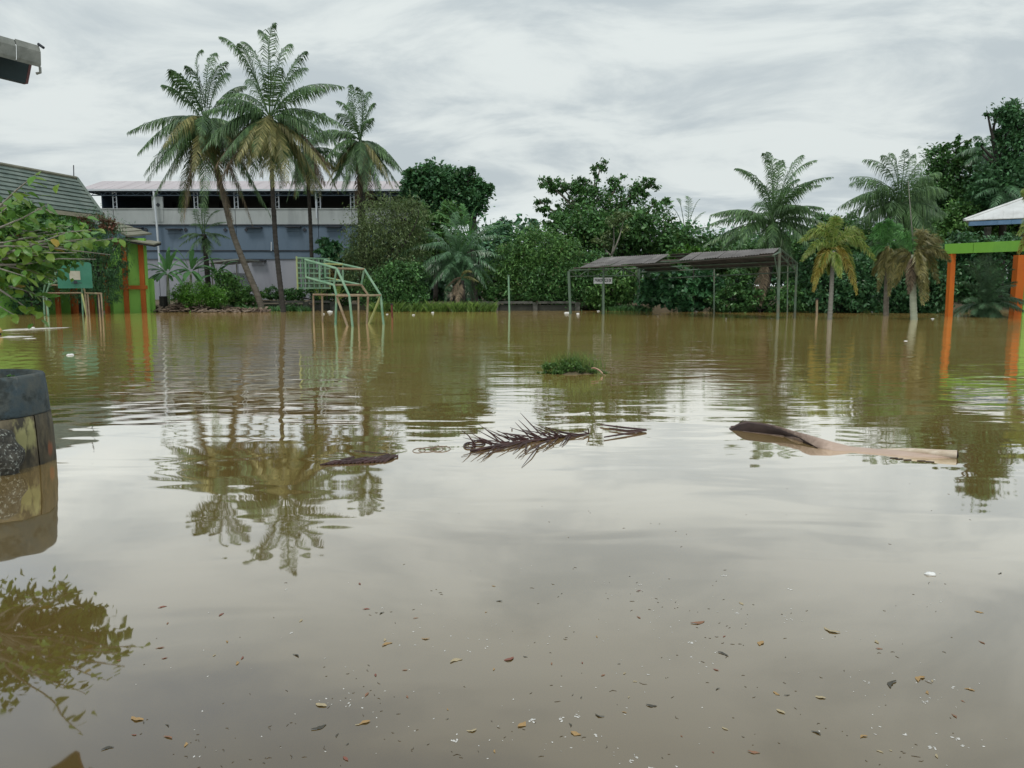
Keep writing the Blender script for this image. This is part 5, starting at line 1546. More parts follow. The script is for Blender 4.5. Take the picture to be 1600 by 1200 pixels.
# ------------------------------------------------------------------ dead palm frond floating in the foreground
def floating_frond():
    root = thing('dead_frond', 'dead palm frond with bristling dark brown ribs floating at picture centre', 'palm frond', W(830, 694))
    spine = [W(735, 706), W(770, 700), W(810, 693), W(850, 688), W(890, 682), W(918, 679)]
    MB().tube([p + Vector((0, 0, 0.012)) for p in spine], [0.012, 0.016, 0.018, 0.016, 0.012, 0.006], 6).build('midrib', STICK_DARK, root)
    # (tip px, root px, tip is lifted from the water)
    S = [((721, 714), (795, 692), 0), ((741, 711), (806, 696), 0), ((748, 663), (788, 693), 1), ((721, 672), (742, 697), 1), ((762, 671), (797, 690), 1), ((755, 668), (782, 694), 1),
         ((738, 684), (775, 697), 1), ((810, 656), (837, 686), 1), ((797, 668), (840, 686), 1), ((813, 645), (846, 682), 1), ((842, 665), (890, 681), 1), ((829, 664), (868, 684), 1),
         ((799, 684), (800, 672), 1), ((822, 690), (821, 706), 0), ((815, 731), (842, 699), 0), ((810, 715), (857, 690), 0), ((848, 706), (872, 686), 0), ((886, 688), (919, 680), 0),
         ((852, 672), (893, 681), 1), ((805, 660), (830, 688), 1), ((770, 678), (810, 690), 1), ((777, 674), (818, 690), 1), ((735, 676), (768, 698), 1), ((862, 674), (905, 681), 1), ((917, 668), (920, 680), 1), ((904, 674), (920, 680), 1),
         ((786, 676), (826, 689), 1), ((745, 690), (790, 697), 1), ((728, 693), (742, 700), 0), ((833, 700), (860, 690), 0), ((775, 706), (812, 694), 0), ((797, 703), (830, 692), 0), ((820, 672), (858, 685), 1), ((837, 676), (878, 683), 1)]
    for k in range(34):
        t = random.random()
        rx, ry = 768 + 135 * t, 697 - 15 * t
        ln = random.uniform(14, 46)
        if k % 4 == 0:
            S.append(((rx - ln * random.uniform(0.3, 1.2), ry + ln * random.uniform(0.25, 0.6)), (rx, ry), 0))
        else:
            S.append(((rx - ln * random.uniform(0.6, 1.4), ry - ln * random.uniform(0.15, 0.7)), (rx, ry), 1))
    for tip, rt, up in S:
        a = W(*rt) + Vector((0, 0, 0.015))
        b = P(tip[0], tip[1], a.y - 0.03) if up else W(*tip) + Vector((0, 0, 0.004))
        mid = a.lerp(b, 0.5) + Vector((random.uniform(-.01, .01), 0, random.uniform(0.0, .015)))
        MB().tube([a, mid, b], [0.008, 0.006, 0.002], 5).build('rib', STICK_DARK, root)
    # loops of half sunk leaflets left of it
    mb = MB()
    for cx, cy, rx, ry in ((734, 697, 9, 5), (748, 693, 10, 4)):
        c = W(cx, cy)
        k = c.y / FPX
        mb.tube([c + Vector((math.cos(t) * rx * k, math.sin(t) * ry * k * 4.0, 0.01)) for t in np.linspace(0, 6.283, 15)], 0.009, 5, False)
    mb.build('curled_leaflet', STICK_DARK, root)
    r2 = thing('dead_frond', 'short dark palm frond tip floating just left of the curled sheath', 'palm frond', W(975, 678))
    for pts in ([(938, 666), (975, 671), (1010, 674)], [(944, 686), (975, 681), (1010, 675)], [(952, 672), (980, 676), (1004, 675)]):
        MB().tube([W(*p) + Vector((0, 0, 0.02)) for p in pts], [0.008, 0.012, 0.009], 5).build('rib', STICK_DARK, r2)
    # flat wet frond at left
    r3 = thing('dead_frond', 'flat wet blackened frond lying on the water under the palm reflections', 'palm frond', W(570, 722))
    for k in range(16):
        t = k / 15
        a = W(505 + 95 * t, 727 - 4 * t) + Vector((0, 0, 0.006))
        b = W(540 + 84 * t + random.uniform(-6, 6), 720 - 6 * t + random.uniform(-4, 7)) + Vector((0, 0, 0.012))
        MB().tube([a, a.lerp(b, 0.5) + Vector((0, 0, 0.01)), b], [0.010, 0.012, 0.005], 5).build('leaflet', STICK_DARK, r3)
    MB().tube([W(500, 727) + Vector((0, 0, .006)), W(560, 722) + Vector((0, 0, .015)), W(622, 715) + Vector((0, 0, .012))], [0.006, 0.016, 0.008], 5).build('midrib', STICK_DARK, r3)
    MB().tube([W(553, 705) + Vector((0, 0, .006)), W(585, 709) + Vector((0, 0, .01)), W(615, 711) + Vector((0, 0, .006))], [0.004, 0.006, 0.003], 5).build('leaflet', STICK_DARK, r3)
    # faint sunken loops
    r4 = thing('sunken_leaf', 'thin outline of a leaf just under the surface left of the bristling frond', 'leaf', W(678, 702))
    for cx, cy, rx, ry in ((655, 704, 10, 4), (668, 703, 14, 4), (688, 702, 16, 5), (684, 702, 9, 4)):
        c = W(cx, cy)
        k = c.y / FPX
        MB().tube([c + Vector((math.cos(t) * rx * k, math.sin(t) * ry * k * 4.5, 0.001)) for t in np.linspace(0, 6.283, 21)], 0.0045, 4, False).build('leaf_edge', DEB_BROWN, r4)


floating_frond()


def sheath():
    """palm spathe: a boat shaped curled board, dark and wet at the left, pale and rolled to a tube at the right"""
    m, t, b = new_mat('sheath_bark')
    gx = t.nodes.new('ShaderNodeSeparateXYZ')
    t.links.new(obj_coord(t), gx.inputs[0])
    n = noise_node(t, map_node(t, obj_coord(t), (3, 25, 25)), 1.0, 5, 0.6)
    f = math_node(t, 'ADD', gx.outputs[0], math_node(t, 'MULTIPLY', n, 0.25))
    pale = mix_node(t, n, (0.36, 0.25, 0.19, 1), (0.55, 0.43, 0.35, 1))
    darkc = mix_node(t, n, (0.05, 0.03, 0.025, 1), (0.13, 0.085, 0.07, 1))
    col = mix_node(t, ramp_node(t, math_node(t, 'MULTIPLY', f, 0.5), [(0.24, 0.0), (0.42, 1.0)]), darkc, pale)
    t.links.new(col, b.inputs['Base Color'])
    b.inputs['Roughness'].default_value = 0.55
    inner = mat('sheath_inside', (0.02, 0.013, 0.012), (0.05, 0.032, 0.028), 5, 0.5)
    org = W(1140, 672)
    root = thing('palm_sheath', 'curled brown palm sheath floating with a rolled pale tube end', 'palm sheath', org)
    # stations: px, py of crest ; px, py of waterline edge
    st = [((1139, 671), (1140, 673)), ((1152, 663), (1157, 674)), ((1167, 658), (1174, 676)), ((1189, 660), (1200, 679)), ((1214, 665), (1228, 683)), ((1240, 673), (1252, 690)), ((1270, 681), (1276, 700)), ((1300, 690), (1306, 705)), ((1330, 697.5), (1336, 706)), ((1365, 701), (1375, 709.5)), ((1405, 704), (1418, 713)), ((1450, 706), (1460, 715)), ((1488, 707.5), (1488, 715.5))]
    M = 7
    outer, under = [], []
    for i, (c, e) in enumerate(st):
        E = W(*e)
        E.z = -0.01
        C = P(c[0], c[1], E.y + 0.10)
        t_ = i / (len(st) - 1)
        hang = 0.07 * (1 - t_) * (1 if t_ < 0.5 else 0.5)
        for j in range(M):
            s = j / (M - 1)
            # front face from the water up to the crest, then over and down the back
            if s < 0.6:
                q = E.lerp(C, s / 0.6)
                q = q + Vector((0, -0.05 * math.sin(math.pi * s / 0.6) * t_ + 0.06 * math.sin(math.pi * s / 0.6) * (1 - t_), 0))
            else:
                u = (s - 0.6) / 0.4
                q = C + Vector((0.0, 0.13 * u, -(C.z + 0.02) * u * u))
            outer.append(q)
    fs = [(i * M + j, (i + 1) * M + j, (i + 1) * M + j + 1, i * M + j + 1) for i in range(len(st) - 1) for j in range(M - 1)]
    o = MB().add(outer, fs).build('sheath_skin', m, root, True)
    md = o.modifiers.new('thickness', 'SOLIDIFY')
    md.thickness = 0.012
    # dark concave mouth at left
    lip = []
    fs2 = []
    for i in range(7):
        c, e = st[i]
        E = W(*e)
        C = P(c[0], c[1], E.y + 0.085)
        C = E.lerp(C, max(0.0, 1 - (i / 6) ** 3))
        lip += [E + Vector((0.0, 0.01, -0.02)), E.lerp(C, 0.5) + Vector((0, 0.02, 0)), E.lerp(C, 0.93) + Vector((0, -0.02, 0))]
    for i in range(6):
        for j in range(2):
            fs2.append((i * 3 + j, i * 3 + 3 + j, i * 3 + 4 + j, i * 3 + 1 + j))
    o2 = MB().add(lip, fs2).build('sheath_hollow', inner, root, True)
    md = o2.modifiers.new('thickness', 'SOLIDIFY')
    md.thickness = 0.006
    # rolled tube
    a, b_ = W(1380, 708), W(1498, 717)
    cz = 0.032
    pts = [Vector((a.x, a.y + 0.06, 0.02)), a.lerp(b_, 0.4) + Vector((0, 0.05, cz)), b_ + Vector((0, 0.04, cz))]
    rr = [0.012, 0.028, 0.040]
    MB().tube(pts, rr, 14, False).build('rolled_tube', mat('sheath_pale', (0.46, 0.37, 0.27), (0.6, 0.52, 0.42), 6, 0.6, stretch=(1, 6, 6)), root, True)
    MB().tube([pts[2] + Vector((-0.004, 0, 0)), pts[2] + Vector((0.001, 0, 0))], [0.034, 0.034], 14).build('tube_mouth', inner, root)
    mb = MB()
    for k in range(5):
        a = W(1455 - 16 * k + random.uniform(-6, 6), 722 - k * 1.5) + Vector((0, 0, 0.004))
        mb.box(a, (0.07, 0.018, 0.005), random.uniform(-.4, .2))
    mb.build('bark_flake', inner, root)
    tip = MB()
    for k in range(6):
        a = W(1146, 671) + Vector((0, 0.02 * k, 0.01))
        b2 = P(1168 + k * 3 - 6, 656 + k * 1.2, a.y + 0.05)
        tip.tube([a, b2], [0.012, 0.004], 4)
    tip.build('frayed_tip', STICK_DARK, root)


sheath()

# ------------------------------------------------------------------ concrete ring planter and stone at left
def planter():
    cx, cy = -4.76, 6.86
    root = thing('ring_planter', 'round concrete ring planter with weathered blue rim at left', 'planter', (cx, cy, -0.5))
    m, t, b = new_mat('planter_blue')
    oc = obj_coord(t)
    n = noise_node(t, oc, 3.0, 7, 0.62)
    n2 = noise_node(t, map_node(t, oc, (1, 1, 1), (4, 2, 1)), 7.0, 6, 0.65)
    n3 = noise_node(t, map_node(t, oc, (1, 1, 0.5), (9, 2, 1)), 4.0, 5, 0.6)
    col = mix_node(t, ramp_node(t, n, [(0.42, 0.0), (0.60, 1.0)]), (0.05, 0.075, 0.088, 1), (0.10, 0.105, 0.09, 1))
    col = mix_node(t, ramp_node(t, n2, [(0.47, 0.0), (0.60, 0.9)]), col, (0.028, 0.036, 0.034, 1))
    col = mix_node(t, ramp_node(t, n3, [(0.60, 0.0), (0.70, 0.7)]), col, (0.24, 0.24, 0.22, 1))
    t.links.new(col, b.inputs['Base Color'])
    b.inputs['Roughness'].default_value = 0.85
    bn = t.nodes.new('ShaderNodeBump')
    bn.inputs['Strength'].default_value = 0.6
    bn.inputs['Distance'].default_value = 0.012
    t.links.new(noise_node(t, oc, 14, 6, 0.65), bn.inputs['Height'])
    t.links.new(bn.outputs[0], b.inputs['Normal'])
    blue = m
    m, t, b = new_mat('planter_mossy')
    oc = obj_coord(t)
    n = noise_node(t, map_node(t, oc, (1, 1, 0.5)), 5.0, 7, 0.6)
    n2 = noise_node(t, map_node(t, oc, (1, 1, 0.4), (2, 5, 1)), 9.0, 6, 0.65)
    sx = t.nodes.new('ShaderNodeSeparateXYZ')
    t.links.new(oc, sx.inputs[0])
    col = mix_node(t, ramp_node(t, n, [(0.36, 0.0), (0.62, 1.0)]), (0.07, 0.056, 0.033, 1), (0.155, 0.13, 0.082, 1))
    col = mix_node(t, ramp_node(t, n2, [(0.46, 0.0), (0.60, 0.9)]), col, (0.03, 0.028, 0.02, 1))
    # a splash of old yellow paint
    lat = math_node(t, 'ADD', math_node(t, 'MULTIPLY', sx.outputs[0], 0.83), math_node(t, 'MULTIPLY', sx.outputs[1], 0.55))
    dx = math_node(t, 'SUBTRACT', lat, 0.27)
    dz = math_node(t, 'MULTIPLY', math_node(t, 'SUBTRACT', sx.outputs[2], 0.78), 0.4)
    dd = math_node(t, 'SQRT', math_node(t, 'ADD', math_node(t, 'MULTIPLY', dx, dx), math_node(t, 'MULTIPLY', dz, dz)))
    dd = math_node(t, 'ADD', dd, math_node(t, 'MULTIPLY', math_node(t, 'SUBTRACT', n2, 0.5), 0.34))
    col = mix_node(t, ramp_node(t, dd, [(0.035, 1.0), (0.085, 0.0)]), col, (0.28, 0.27, 0.12, 1))
    ex = math_node(t, 'SUBTRACT', lat, 0.47)
    ez = math_node(t, 'MULTIPLY', math_node(t, 'SUBTRACT', sx.outputs[2], 0.62), 0.35)
    de = math_node(t, 'ADD', math_node(t, 'SQRT', math_node(t, 'ADD', math_node(t, 'MULTIPLY', ex, ex), math_node(t, 'MULTIPLY', ez, ez))), math_node(t, 'MULTIPLY', math_node(t, 'SUBTRACT', n2, 0.5), 0.05))
    col = mix_node(t, ramp_node(t, de, [(0.010, 0.5), (0.024, 0.0)]), col, (0.34, 0.09, 0.03, 1))
    t.links.new(col, b.inputs['Base Color'])
    b.inputs['Roughness'].default_value = 0.8
    bn = t.nodes.new('ShaderNodeBump')
    bn.inputs['Strength'].default_value = 0.5
    bn.inputs['Distance'].default_value = 0.012
    t.links.new(noise_node(t, oc, 10, 6, 0.65), bn.inputs['Height'])
    t.links.new(bn.outputs[0], b.inputs['Normal'])
    mossy = m

    def ring(prof, a0, a1, n, name, mt, wob=0.006):
        vs, fs = [], []
        k = len(prof)
        closed = abs(a1 - a0) > 6.28
        for i in range(n + (0 if closed else 1)):
            a = a0 + (a1 - a0) * i / n
            for j, (r, z) in enumerate(prof):
                rr = r + wob * mnoise.noise(Vector((math.cos(a) * 2, math.sin(a) * 2, z * 4)))
                zz = z + wob * 1.5 * mnoise.noise(Vector((math.cos(a) * 1.5, math.sin(a) * 1.5, 5)))
                vs.append((cx + rr * math.cos(a), cy + rr * math.sin(a), zz))
        m_ = n if closed else n
        tot = n if closed else n + 1
        for i in range(m_):
            i2 = (i + 1) % tot
            for j in range(k):
                j2 = (j + 1) % k
                fs.append((i * k + j, i2 * k + j, i2 * k + j2, i * k + j2))
        if not closed:
            fs.append(tuple(range(k - 1, -1, -1)))
            fs.append(tuple(n * k + j for j in range(k)))
        return MB().add(vs, fs).build(name, mt, root, True)
    ring([(0.505, 0.452), (0.508, 0.47), (0.497, 0.62), (0.486, 0.785), (0.475, 0.805), (0.43, 0.81), (0.415, 0.79), (0.41, 0.46)], 0, 2 * math.pi, 64, 'rim', blue)
    nseg = 8
    for k in range(nseg):
        a0 = 2 * math.pi * k / nseg + 0.598
        ring([(0.535, -0.5), (0.53, 0.0), (0.522, 0.3), (0.512, 0.448), (0.43, 0.448), (0.43, -0.5)], a0 + 0.012, a0 + 2 * math.pi / nseg - 0.012, 10, 'side_panel', mossy, 0.008)
    vs = [(cx, cy, 0.74)]
    fs = []
    for i in range(32):
        a = 2 * math.pi * i / 32
        vs.append((cx + 0.42 * math.cos(a), cy + 0.42 * math.sin(a), 0.70 + 0.03 * mnoise.noise(Vector((math.cos(a) * 3, math.sin(a) * 3, 1)))))
        fs.append((0, 1 + i, 1 + (i + 1) % 32))
    MB().add(vs, fs).build('soil', MUD, root, True)
    mb = MB()
    leaf_cloud(mb, [(Vector((cx, cy, 0.76)), 0.34, 0.34, 0.035)], 260, 0.05, 0.5, 0.5, 0)
    tag(mb.build('moss_weeds', G_BUSH, root), None, None, None, 'stuff')
    # speckled stone leaning on it
    m, t, b = new_mat('stone_lichen')
    oc = obj_coord(t)
    n = noise_node(t, oc, 16, 7, 0.7)
    n2 = noise_node(t, map_node(t, oc, (1, 1, 1), (3, 1, 2)), 38, 4, 0.6)
    col = mix_node(t, ramp_node(t, n, [(0.38, 0.0), (0.6, 1.0)]), (0.02, 0.02, 0.018, 1), (0.085, 0.08, 0.065, 1))
    col = mix_node(t, ramp_node(t, n2, [(0.57, 0.0), (0.64, 0.8)]), col, (0.4, 0.42, 0.38, 1))
    t.links.new(col, b.inputs['Base Color'])
    b.inputs['Roughness'].default_value = 0.9
    s = lump('stone', 'dark lichen speckled stone standing in the water against the planter', W(-8, 742) + Vector((0, 0.05, 0.1)), 0.20, m, 1.15, 'stone', 5, 4, 0.16)
    s.location.z = 0.14


planter()

# ------------------------------------------------------------------ near shrub whose branches hang in from the left
def near_shrub():
    D0 = 7.2
    base = P(-170, 480, D0)
    root = thing('near_shrub', 'broad leaved shrub reaching in from the left edge over the water', 'shrub', (base.x, D0, -0.6))
    fork = P(-120, 430, D0)
    MB().tube(bent((base.x, D0, -0.6), fork, 0.03, 6), [0.06, 0.055, 0.05, 0.045, 0.04, 0.035], 8).build('trunk', BARK, root, True)
    ends = [(186, 372, 7.5), (172, 398, 7.2), (150, 405, 6.9), (62, 268, 6.8), (76, 318, 6.9), (128, 378, 7.3), (60, 400, 6.9), (22, 492, 7.0), (62, 498, 7.2), (88, 440, 7.4), (28, 352, 7.1), (100, 352, 7.6), (132, 348, 7.7), (40, 432, 6.7), (10, 320, 7.4), (80, 470, 7.4),
            (120, 395, 6.8), (90, 400, 7.6), (20, 400, 7.5), (60, 360, 7.8), (40, 300, 7.3), (10, 450, 7.3), (150, 372, 7.0), (150, 358, 7.5), (45, 385, 6.6), (75, 378, 6.9), (115, 360, 6.8), (25, 375, 6.8)]
    spots = []
    tube_set = []
    for i, (px, py, D) in enumerate(ends):
        e = P(px, py, D)
        s = fork + Vector((random.uniform(0, .3), 0, random.uniform(-.1, .2)))
        mid = s.lerp(e, 0.55) + Vector((0, 0, random.uniform(0.02, 0.12)))
        pts = [s, s.lerp(mid, 0.5) + Vector((0, 0, .04)), mid, mid.lerp(e, 0.5) + Vector((random.uniform(-.03, .03), 0, random.uniform(-.02, .03))), e]
        MB().tube(pts, [0.018, 0.014, 0.010, 0.007, 0.003], 6).build('branch', BARK_P, root, True)
        tube_set.append(pts)
        for k in range(12):
            t = 0.42 + 0.58 * (k / 11) ** 0.8
            f = t * 4
            a = min(int(f), 3)
            spots.append((pts[a].lerp(pts[a + 1], f - a), t))
    # ovate leaf with folded midrib, a few variants shared between the copies
    variants = []
    for q in range(6):
        vs, fs = [], []
        K = 8
        fold = random.uniform(0.15, 0.4)
        curl = random.uniform(0.05, 0.35)
        for i in range(K):
            t = i / (K - 1)
            hw = 0.30 * math.sin(math.pi * min(0.985, 0.04 + t ** 0.75 * 0.94)) ** 0.85
            z = -curl * t * t
            for s in (-1, -0.5, 0, 0.5, 1):
                vs.append((s * hw, t, z + abs(s) * hw * fold - 0.06 * s * s * t + 0.015 * math.sin(9 * t + s * 4)))
        for i in range(K - 1):
            for j in range(4):
                k = i * 5 + j
                fs.append((k, k + 1, k + 6, k + 5))
        vs += [(-0.012, -0.22, 0.02), (0.012, -0.22, 0.02), (0.012, 0.02, 0.0), (-0.012, 0.02, 0.0)]
        n0 = len(vs) - 4
        fs.append((n0, n0 + 1, n0 + 2, n0 + 3))
        variants.append((vs, fs))
    meshes = []
    for q, (vs, fs) in enumerate(variants):
        for mt in (G_NEAR, G_NEAR, G_NEAR_D, G_NEAR_Y, G_NEAR_O):
            me = bpy.data.meshes.new('leaf')
            me.from_pydata(vs, [], fs)
            me.materials.append(mt)
            me.polygons.foreach_set('use_smooth', [True] * len(me.polygons))
            meshes.append((me, mt))
    green = [m for m, t in meshes if t in (G_NEAR, G_NEAR_D)]
    yell = [m for m, t in meshes if t is G_NEAR_Y]
    oran = [m for m, t in meshes if t is G_NEAR_O]
    def px_of(p):
        v = p - Vector((0, 0, CAM_H))
        f = v.y * CT - v.z * ST
        return 800 + FPX * v.x / f, 600 - FPX * (v.y * ST + v.z * CT) / f
    keep = []
    for p, t in spots:
        x_, y_ = px_of(p)
        if x_ > 92 and y_ > 402:
            continue
        keep.append((p, t))
    spots = keep
    random.shuffle(spots)
    spots.sort(key=lambda s: -s[1])
    made = 0
    for i in range(900):
        if made >= 295:
            break
        p, t = spots[i % len(spots)]
        if i >= len(spots):
            p = p + Vector((random.uniform(-.12, .12), random.uniform(-.15, .15), random.uniform(-.1, .1)))
        x_, y_ = px_of(p)
        if y_ < 268 or (x_ > 78 and y_ > 386) or (x_ < 10 and random.random() < 0.4):
            continue
        made += 1
        me = random.choice(green)
        rr_ = random.random()
        if rr_ < 0.012:
            me = random.choice(yell)
        elif rr_ < 0.02:
            me = random.choice(oran)
        o = bpy.data.objects.new('leaf', me)
        COL.objects.link(o)
        o.parent = root
        s = random.uniform(0.08, 0.128)
        az = random.uniform(-2.2, 0.9)
        d = Vector((math.cos(az) * 0.9 + 0.35, math.sin(az), random.uniform(-0.95, 0.25))).normalized()
        q = d.to_track_quat('Y', 'Z')
        o.rotation_mode = 'QUATERNION'
        from mathutils import Quaternion
        o.rotation_quaternion = q @ Quaternion((0, 1, 0), random.uniform(-0.7, 0.7))
        o.scale = (s * random.uniform(0.9, 1.2), s, s)
        o.location = p + d * s * 0.2 - Vector(root.location)
    # the crowded inner leaves, joined
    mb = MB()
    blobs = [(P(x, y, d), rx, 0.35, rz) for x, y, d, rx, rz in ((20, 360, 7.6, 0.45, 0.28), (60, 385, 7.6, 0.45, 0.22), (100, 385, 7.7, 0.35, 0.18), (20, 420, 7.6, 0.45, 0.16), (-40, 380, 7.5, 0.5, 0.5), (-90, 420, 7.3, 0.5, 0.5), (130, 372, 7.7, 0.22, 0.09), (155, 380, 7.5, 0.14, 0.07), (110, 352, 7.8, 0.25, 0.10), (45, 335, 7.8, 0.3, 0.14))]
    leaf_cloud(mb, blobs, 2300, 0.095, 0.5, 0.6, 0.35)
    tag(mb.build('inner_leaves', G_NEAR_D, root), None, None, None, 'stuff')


near_shrub()

# ------------------------------------------------------------------ eave corner at the upper left
def near_eave():
    a = P(60, 72, 7.9)
    a0 = P(0, 55, 7.56)
    a0.z = a.z
    d = (a0 - a).normalized()
    root = thing('porch_roof', 'corner of a porch roof with grey zinc gutter at the upper left', 'roof', a)
    L_ = 3.2
    out_ = Vector((d.y, -d.x, 0))
    if out_.x < 0:
        out_ = -out_
    zb = P(60, 105, 7.9).z
    # gutter sheets with a seam
    for s0, s1, dz in ((0.0, 0.235, 0.0), (0.245, 1.3, -0.012), (1.31, L_, -0.006)):
        p0, p1 = a + d * s0, a + d * s1
        bulge = 0.015
        vs, fs = [], []
        for p in (p0, p1):
            for (o_, z) in ((0, a.z + dz), (0.02, a.z - 0.06 + dz), (bulge, a.z - 0.13), (0.012, zb + 0.03), (0.0, zb)):
                vs.append(Vector((p.x, p.y, 0)) + out_ * o_ + Vector((0, 0, z)))
        for j in range(4):
            fs.append((j, j + 1, 5 + j + 1, 5 + j))
        o = MB().add(vs, fs).build('gutter_sheet', ZINC, root)
        md = o.modifiers.new('thickness', 'SOLIDIFY')
        md.thickness = 0.008
    # rolled end lip and bracket
    MB().tube([a + Vector((0, 0, 0.02)), a + out_ * 0.03 + Vector((0.03, 0, -0.02))], 0.014, 6).build('gutter_bracket', LEDGE, root)
    lip = Vector((a.x, a.y, zb))
    MB().tube([lip, lip + Vector((0, 0, -0.05)), lip + Vector((-0.04, 0, -0.06))], 0.014, 6).build('gutter_lip', ZINC, root)
    # dark board below, set back
    c = P(44, 131, 8.05)
    ct = P(50, 100, 8.05)
    n = Vector((-out_.x, -out_.y, 0)) * 0.06
    q = [c, c + d * L_, c + d * L_ + n, c + n]
    t_ = [ct, ct + d * L_, ct + d * L_ + n, ct + n]
    MB().hexa([q[0] + d * 0.03, q[1], q[2], q[3] + d * 0.03], [t_[0] + d * 0.03, t_[1], t_[2], t_[3] + d * 0.03]).build('soffit_board', SOFFIT, root)
    MB().hexa([q[0], q[0] + d * 0.027, q[3] + d * 0.027, q[3]], [t_[0], t_[0] + d * 0.027, t_[3] + d * 0.027, t_[3]]).build('end_board', FASCIA_RED, root)
    # roof sheet rising away from the gutter and the post beyond the frame
    up = Vector((-out_.x, -out_.y, 0)) * 3.0 + Vector((0, 0, 0.75))
    r0 = a + Vector((0, 0, 0.0)) - out_ * 0.02
    MB().slab([r0 + d * 0.01, r0 + d * L_, r0 + d * L_ + up, r0 + d * 0.01 + up], 0.02).build('roof_sheet', SOFFIT, root)
    pp = a + d * 2.6 - out_ * 0.6
    MB().box((pp.x, pp.y, 0.5 * (a.z - 0.9)), (0.2, 0.2, a.z + 0.7)).build('post', SCHOOL_GREEN, root)


near_eave()

# ------------------------------------------------------------------ motorbike nose at the left edge and its wake
def motorbike():
    c = W(-2, 523)
    root = thing('motorbike', 'tan fronted motorbike wading in at the extreme left edge', 'motorbike', (c.x - 0.2, c.y, -0.35))
    wc = Vector((c.x - 0.20, c.y, -0.07))
    ring = [wc + Vector((math.cos(t) * 0.25, 0, math.sin(t) * 0.25)) for t in np.linspace(0, 2 * math.pi, 21)]
    MB().tube(ring, 0.05, 8, False).build('tyre', BLACK_RUBBER, root, True)
    fd = [wc + Vector((math.cos(t) * 0.33, 0, math.sin(t) * 0.33)) for t in np.linspace(R(25), R(165), 11)]
    MB().tube(fd, [0.05, 0.065, 0.07, 0.075, 0.075, 0.075, 0.075, 0.075, 0.07, 0.065, 0.05], 8).build('mudguard', TAN_PAINT, root, True)
    MB().tube([wc, wc + Vector((-0.3, 0, 0.75))], 0.035, 6).build('fork', LEDGE, root)
    MB().tube([wc + Vector((-0.25, 0, 0.35)), wc + Vector((-0.4, 0, 0.75)), wc + Vector((-0.45, 0, 0.95))], [0.12, 0.16, 0.08], 8).build('front_shield', TAN_PAINT, root, True)
    MB().tube([wc + Vector((-0.4, -0.33, 0.95)), wc + Vector((-0.36, 0, 0.92)), wc + Vector((-0.4, 0.33, 0.95))], 0.018, 6).build('handlebar', LEDGE, root)
    MB().tube([wc + Vector((-0.5, 0, 0.45)), wc + Vector((-1.0, 0, 0.4)), wc + Vector((-1.5, 0, 0.5))], [0.13, 0.12, 0.1], 8).build('body', TAN_PAINT, root, True)
    MB().tube([wc + Vector((-0.75, 0, 0.62)), wc + Vector((-1.1, 0, 0.62)), wc + Vector((-1.5, 0, 0.68))], [0.06, 0.11, 0.06], 8).build('seat', BLACK_RUBBER, root, True)
    r2 = [wc + Vector((-1.25 + math.cos(t) * 0.25, 0, math.sin(t) * 0.25)) for t in np.linspace(0, 2 * math.pi, 21)]
    MB().tube(r2, 0.05, 8, False).build('tyre', BLACK_RUBBER, root, True)
    # bow waves: low ridges of water, reflected sky painted in as pale colour
    mb = MB()
    for (x0, y0, x1, y1, hgt, wd) in ((8, 516, 108, 511.5, 0.035, 0.5), (8, 526.5, 50, 525.5, 0.03, 0.35), (40, 529, 56, 528.5, 0.015, 0.2)):
        a, b = W(x0, y0), W(x1, y1)
        K = 24
        J = 7
        vs, fs = [], []
        for i in range(K):
            t = i / (K - 1)
            p = a.lerp(b, t)
            amp = hgt * (1 - t) ** 0.6 * min(1, t * 8 + 0.4)
            for j in range(J):
                s = j / (J - 1) * 2 - 1
                vs.append((p.x, p.y + s * wd * (1 - 0.6 * t) + 0.05 * math.sin(t * 14), 0.003 + amp * (0.5 + 0.5 * math.cos(math.pi * s)) - 0.004 * abs(s)))
        for i in range(K - 1):
            for j in range(J - 1):
                k = i * J + j
                fs.append((k, k + J, k + J + 1, k + 1))
        mb.add(vs, fs)
    tag(mb.build('water_wake', mat('wake_sky_glint', (0.5, 0.48, 0.42), (0.66, 0.64, 0.6), 3, 0.3, stretch=(0.6, 4, 4)), None, True), 'wake ripples with painted pale sky glints spreading from the motorbike wheel', None, None, 'stuff')


motorbike()

# ------------------------------------------------------------------ floating leaves, foam and specks
LEAF_C = [mat('drift_orange', (0.30, 0.19, 0.08), (0.38, 0.25, 0.11), 12, 0.6), mat('drift_brown', (0.2, 0.1, 0.06), (0.28, 0.15, 0.09), 12, 0.6), mat('drift_tan', (0.34, 0.28, 0.17), (0.42, 0.35, 0.22), 12, 0.6), mat('drift_dark', (0.05, 0.047, 0.035), (0.08, 0.075, 0.06), 12, 0.6), mat('drift_red', (0.19, 0.075, 0.055), (0.24, 0.1, 0.07), 12, 0.6)]


LEAF_TWIG = mat('drift_twig', (0.06, 0.05, 0.035), (0.13, 0.1, 0.07), 40, 0.7)


def drift_mesh(mt, w_=0.3):
    vs, fs = [], []
    bend_ = random.uniform(-0.25, 0.25)
    for i in range(7):
        t = i / 6
        hw = w_ * 0.5 * math.sin(math.pi * min(0.97, 0.04 + t * 0.93)) ** 0.8
        b_ = bend_ * math.sin(math.pi * t)
        vs += [(b_ - hw * random.uniform(0.55, 1.1), t - 0.5, 0.05 + 0.12 * math.sin(t * 4)), (b_, t - 0.5, 0.0), (b_ + hw * random.uniform(0.5, 1.1), t - 0.5, 0.06 + 0.1 * math.cos(t * 5))]
    for i in range(6):
        k = 3 * i
        fs += [(k, k + 1, k + 4, k + 3), (k + 1, k + 2, k + 5, k + 4)]
    me = bpy.data.meshes.new('floating_leaf')
    me.from_pydata(vs, [], fs)
    me.materials.append(mt)
    return me


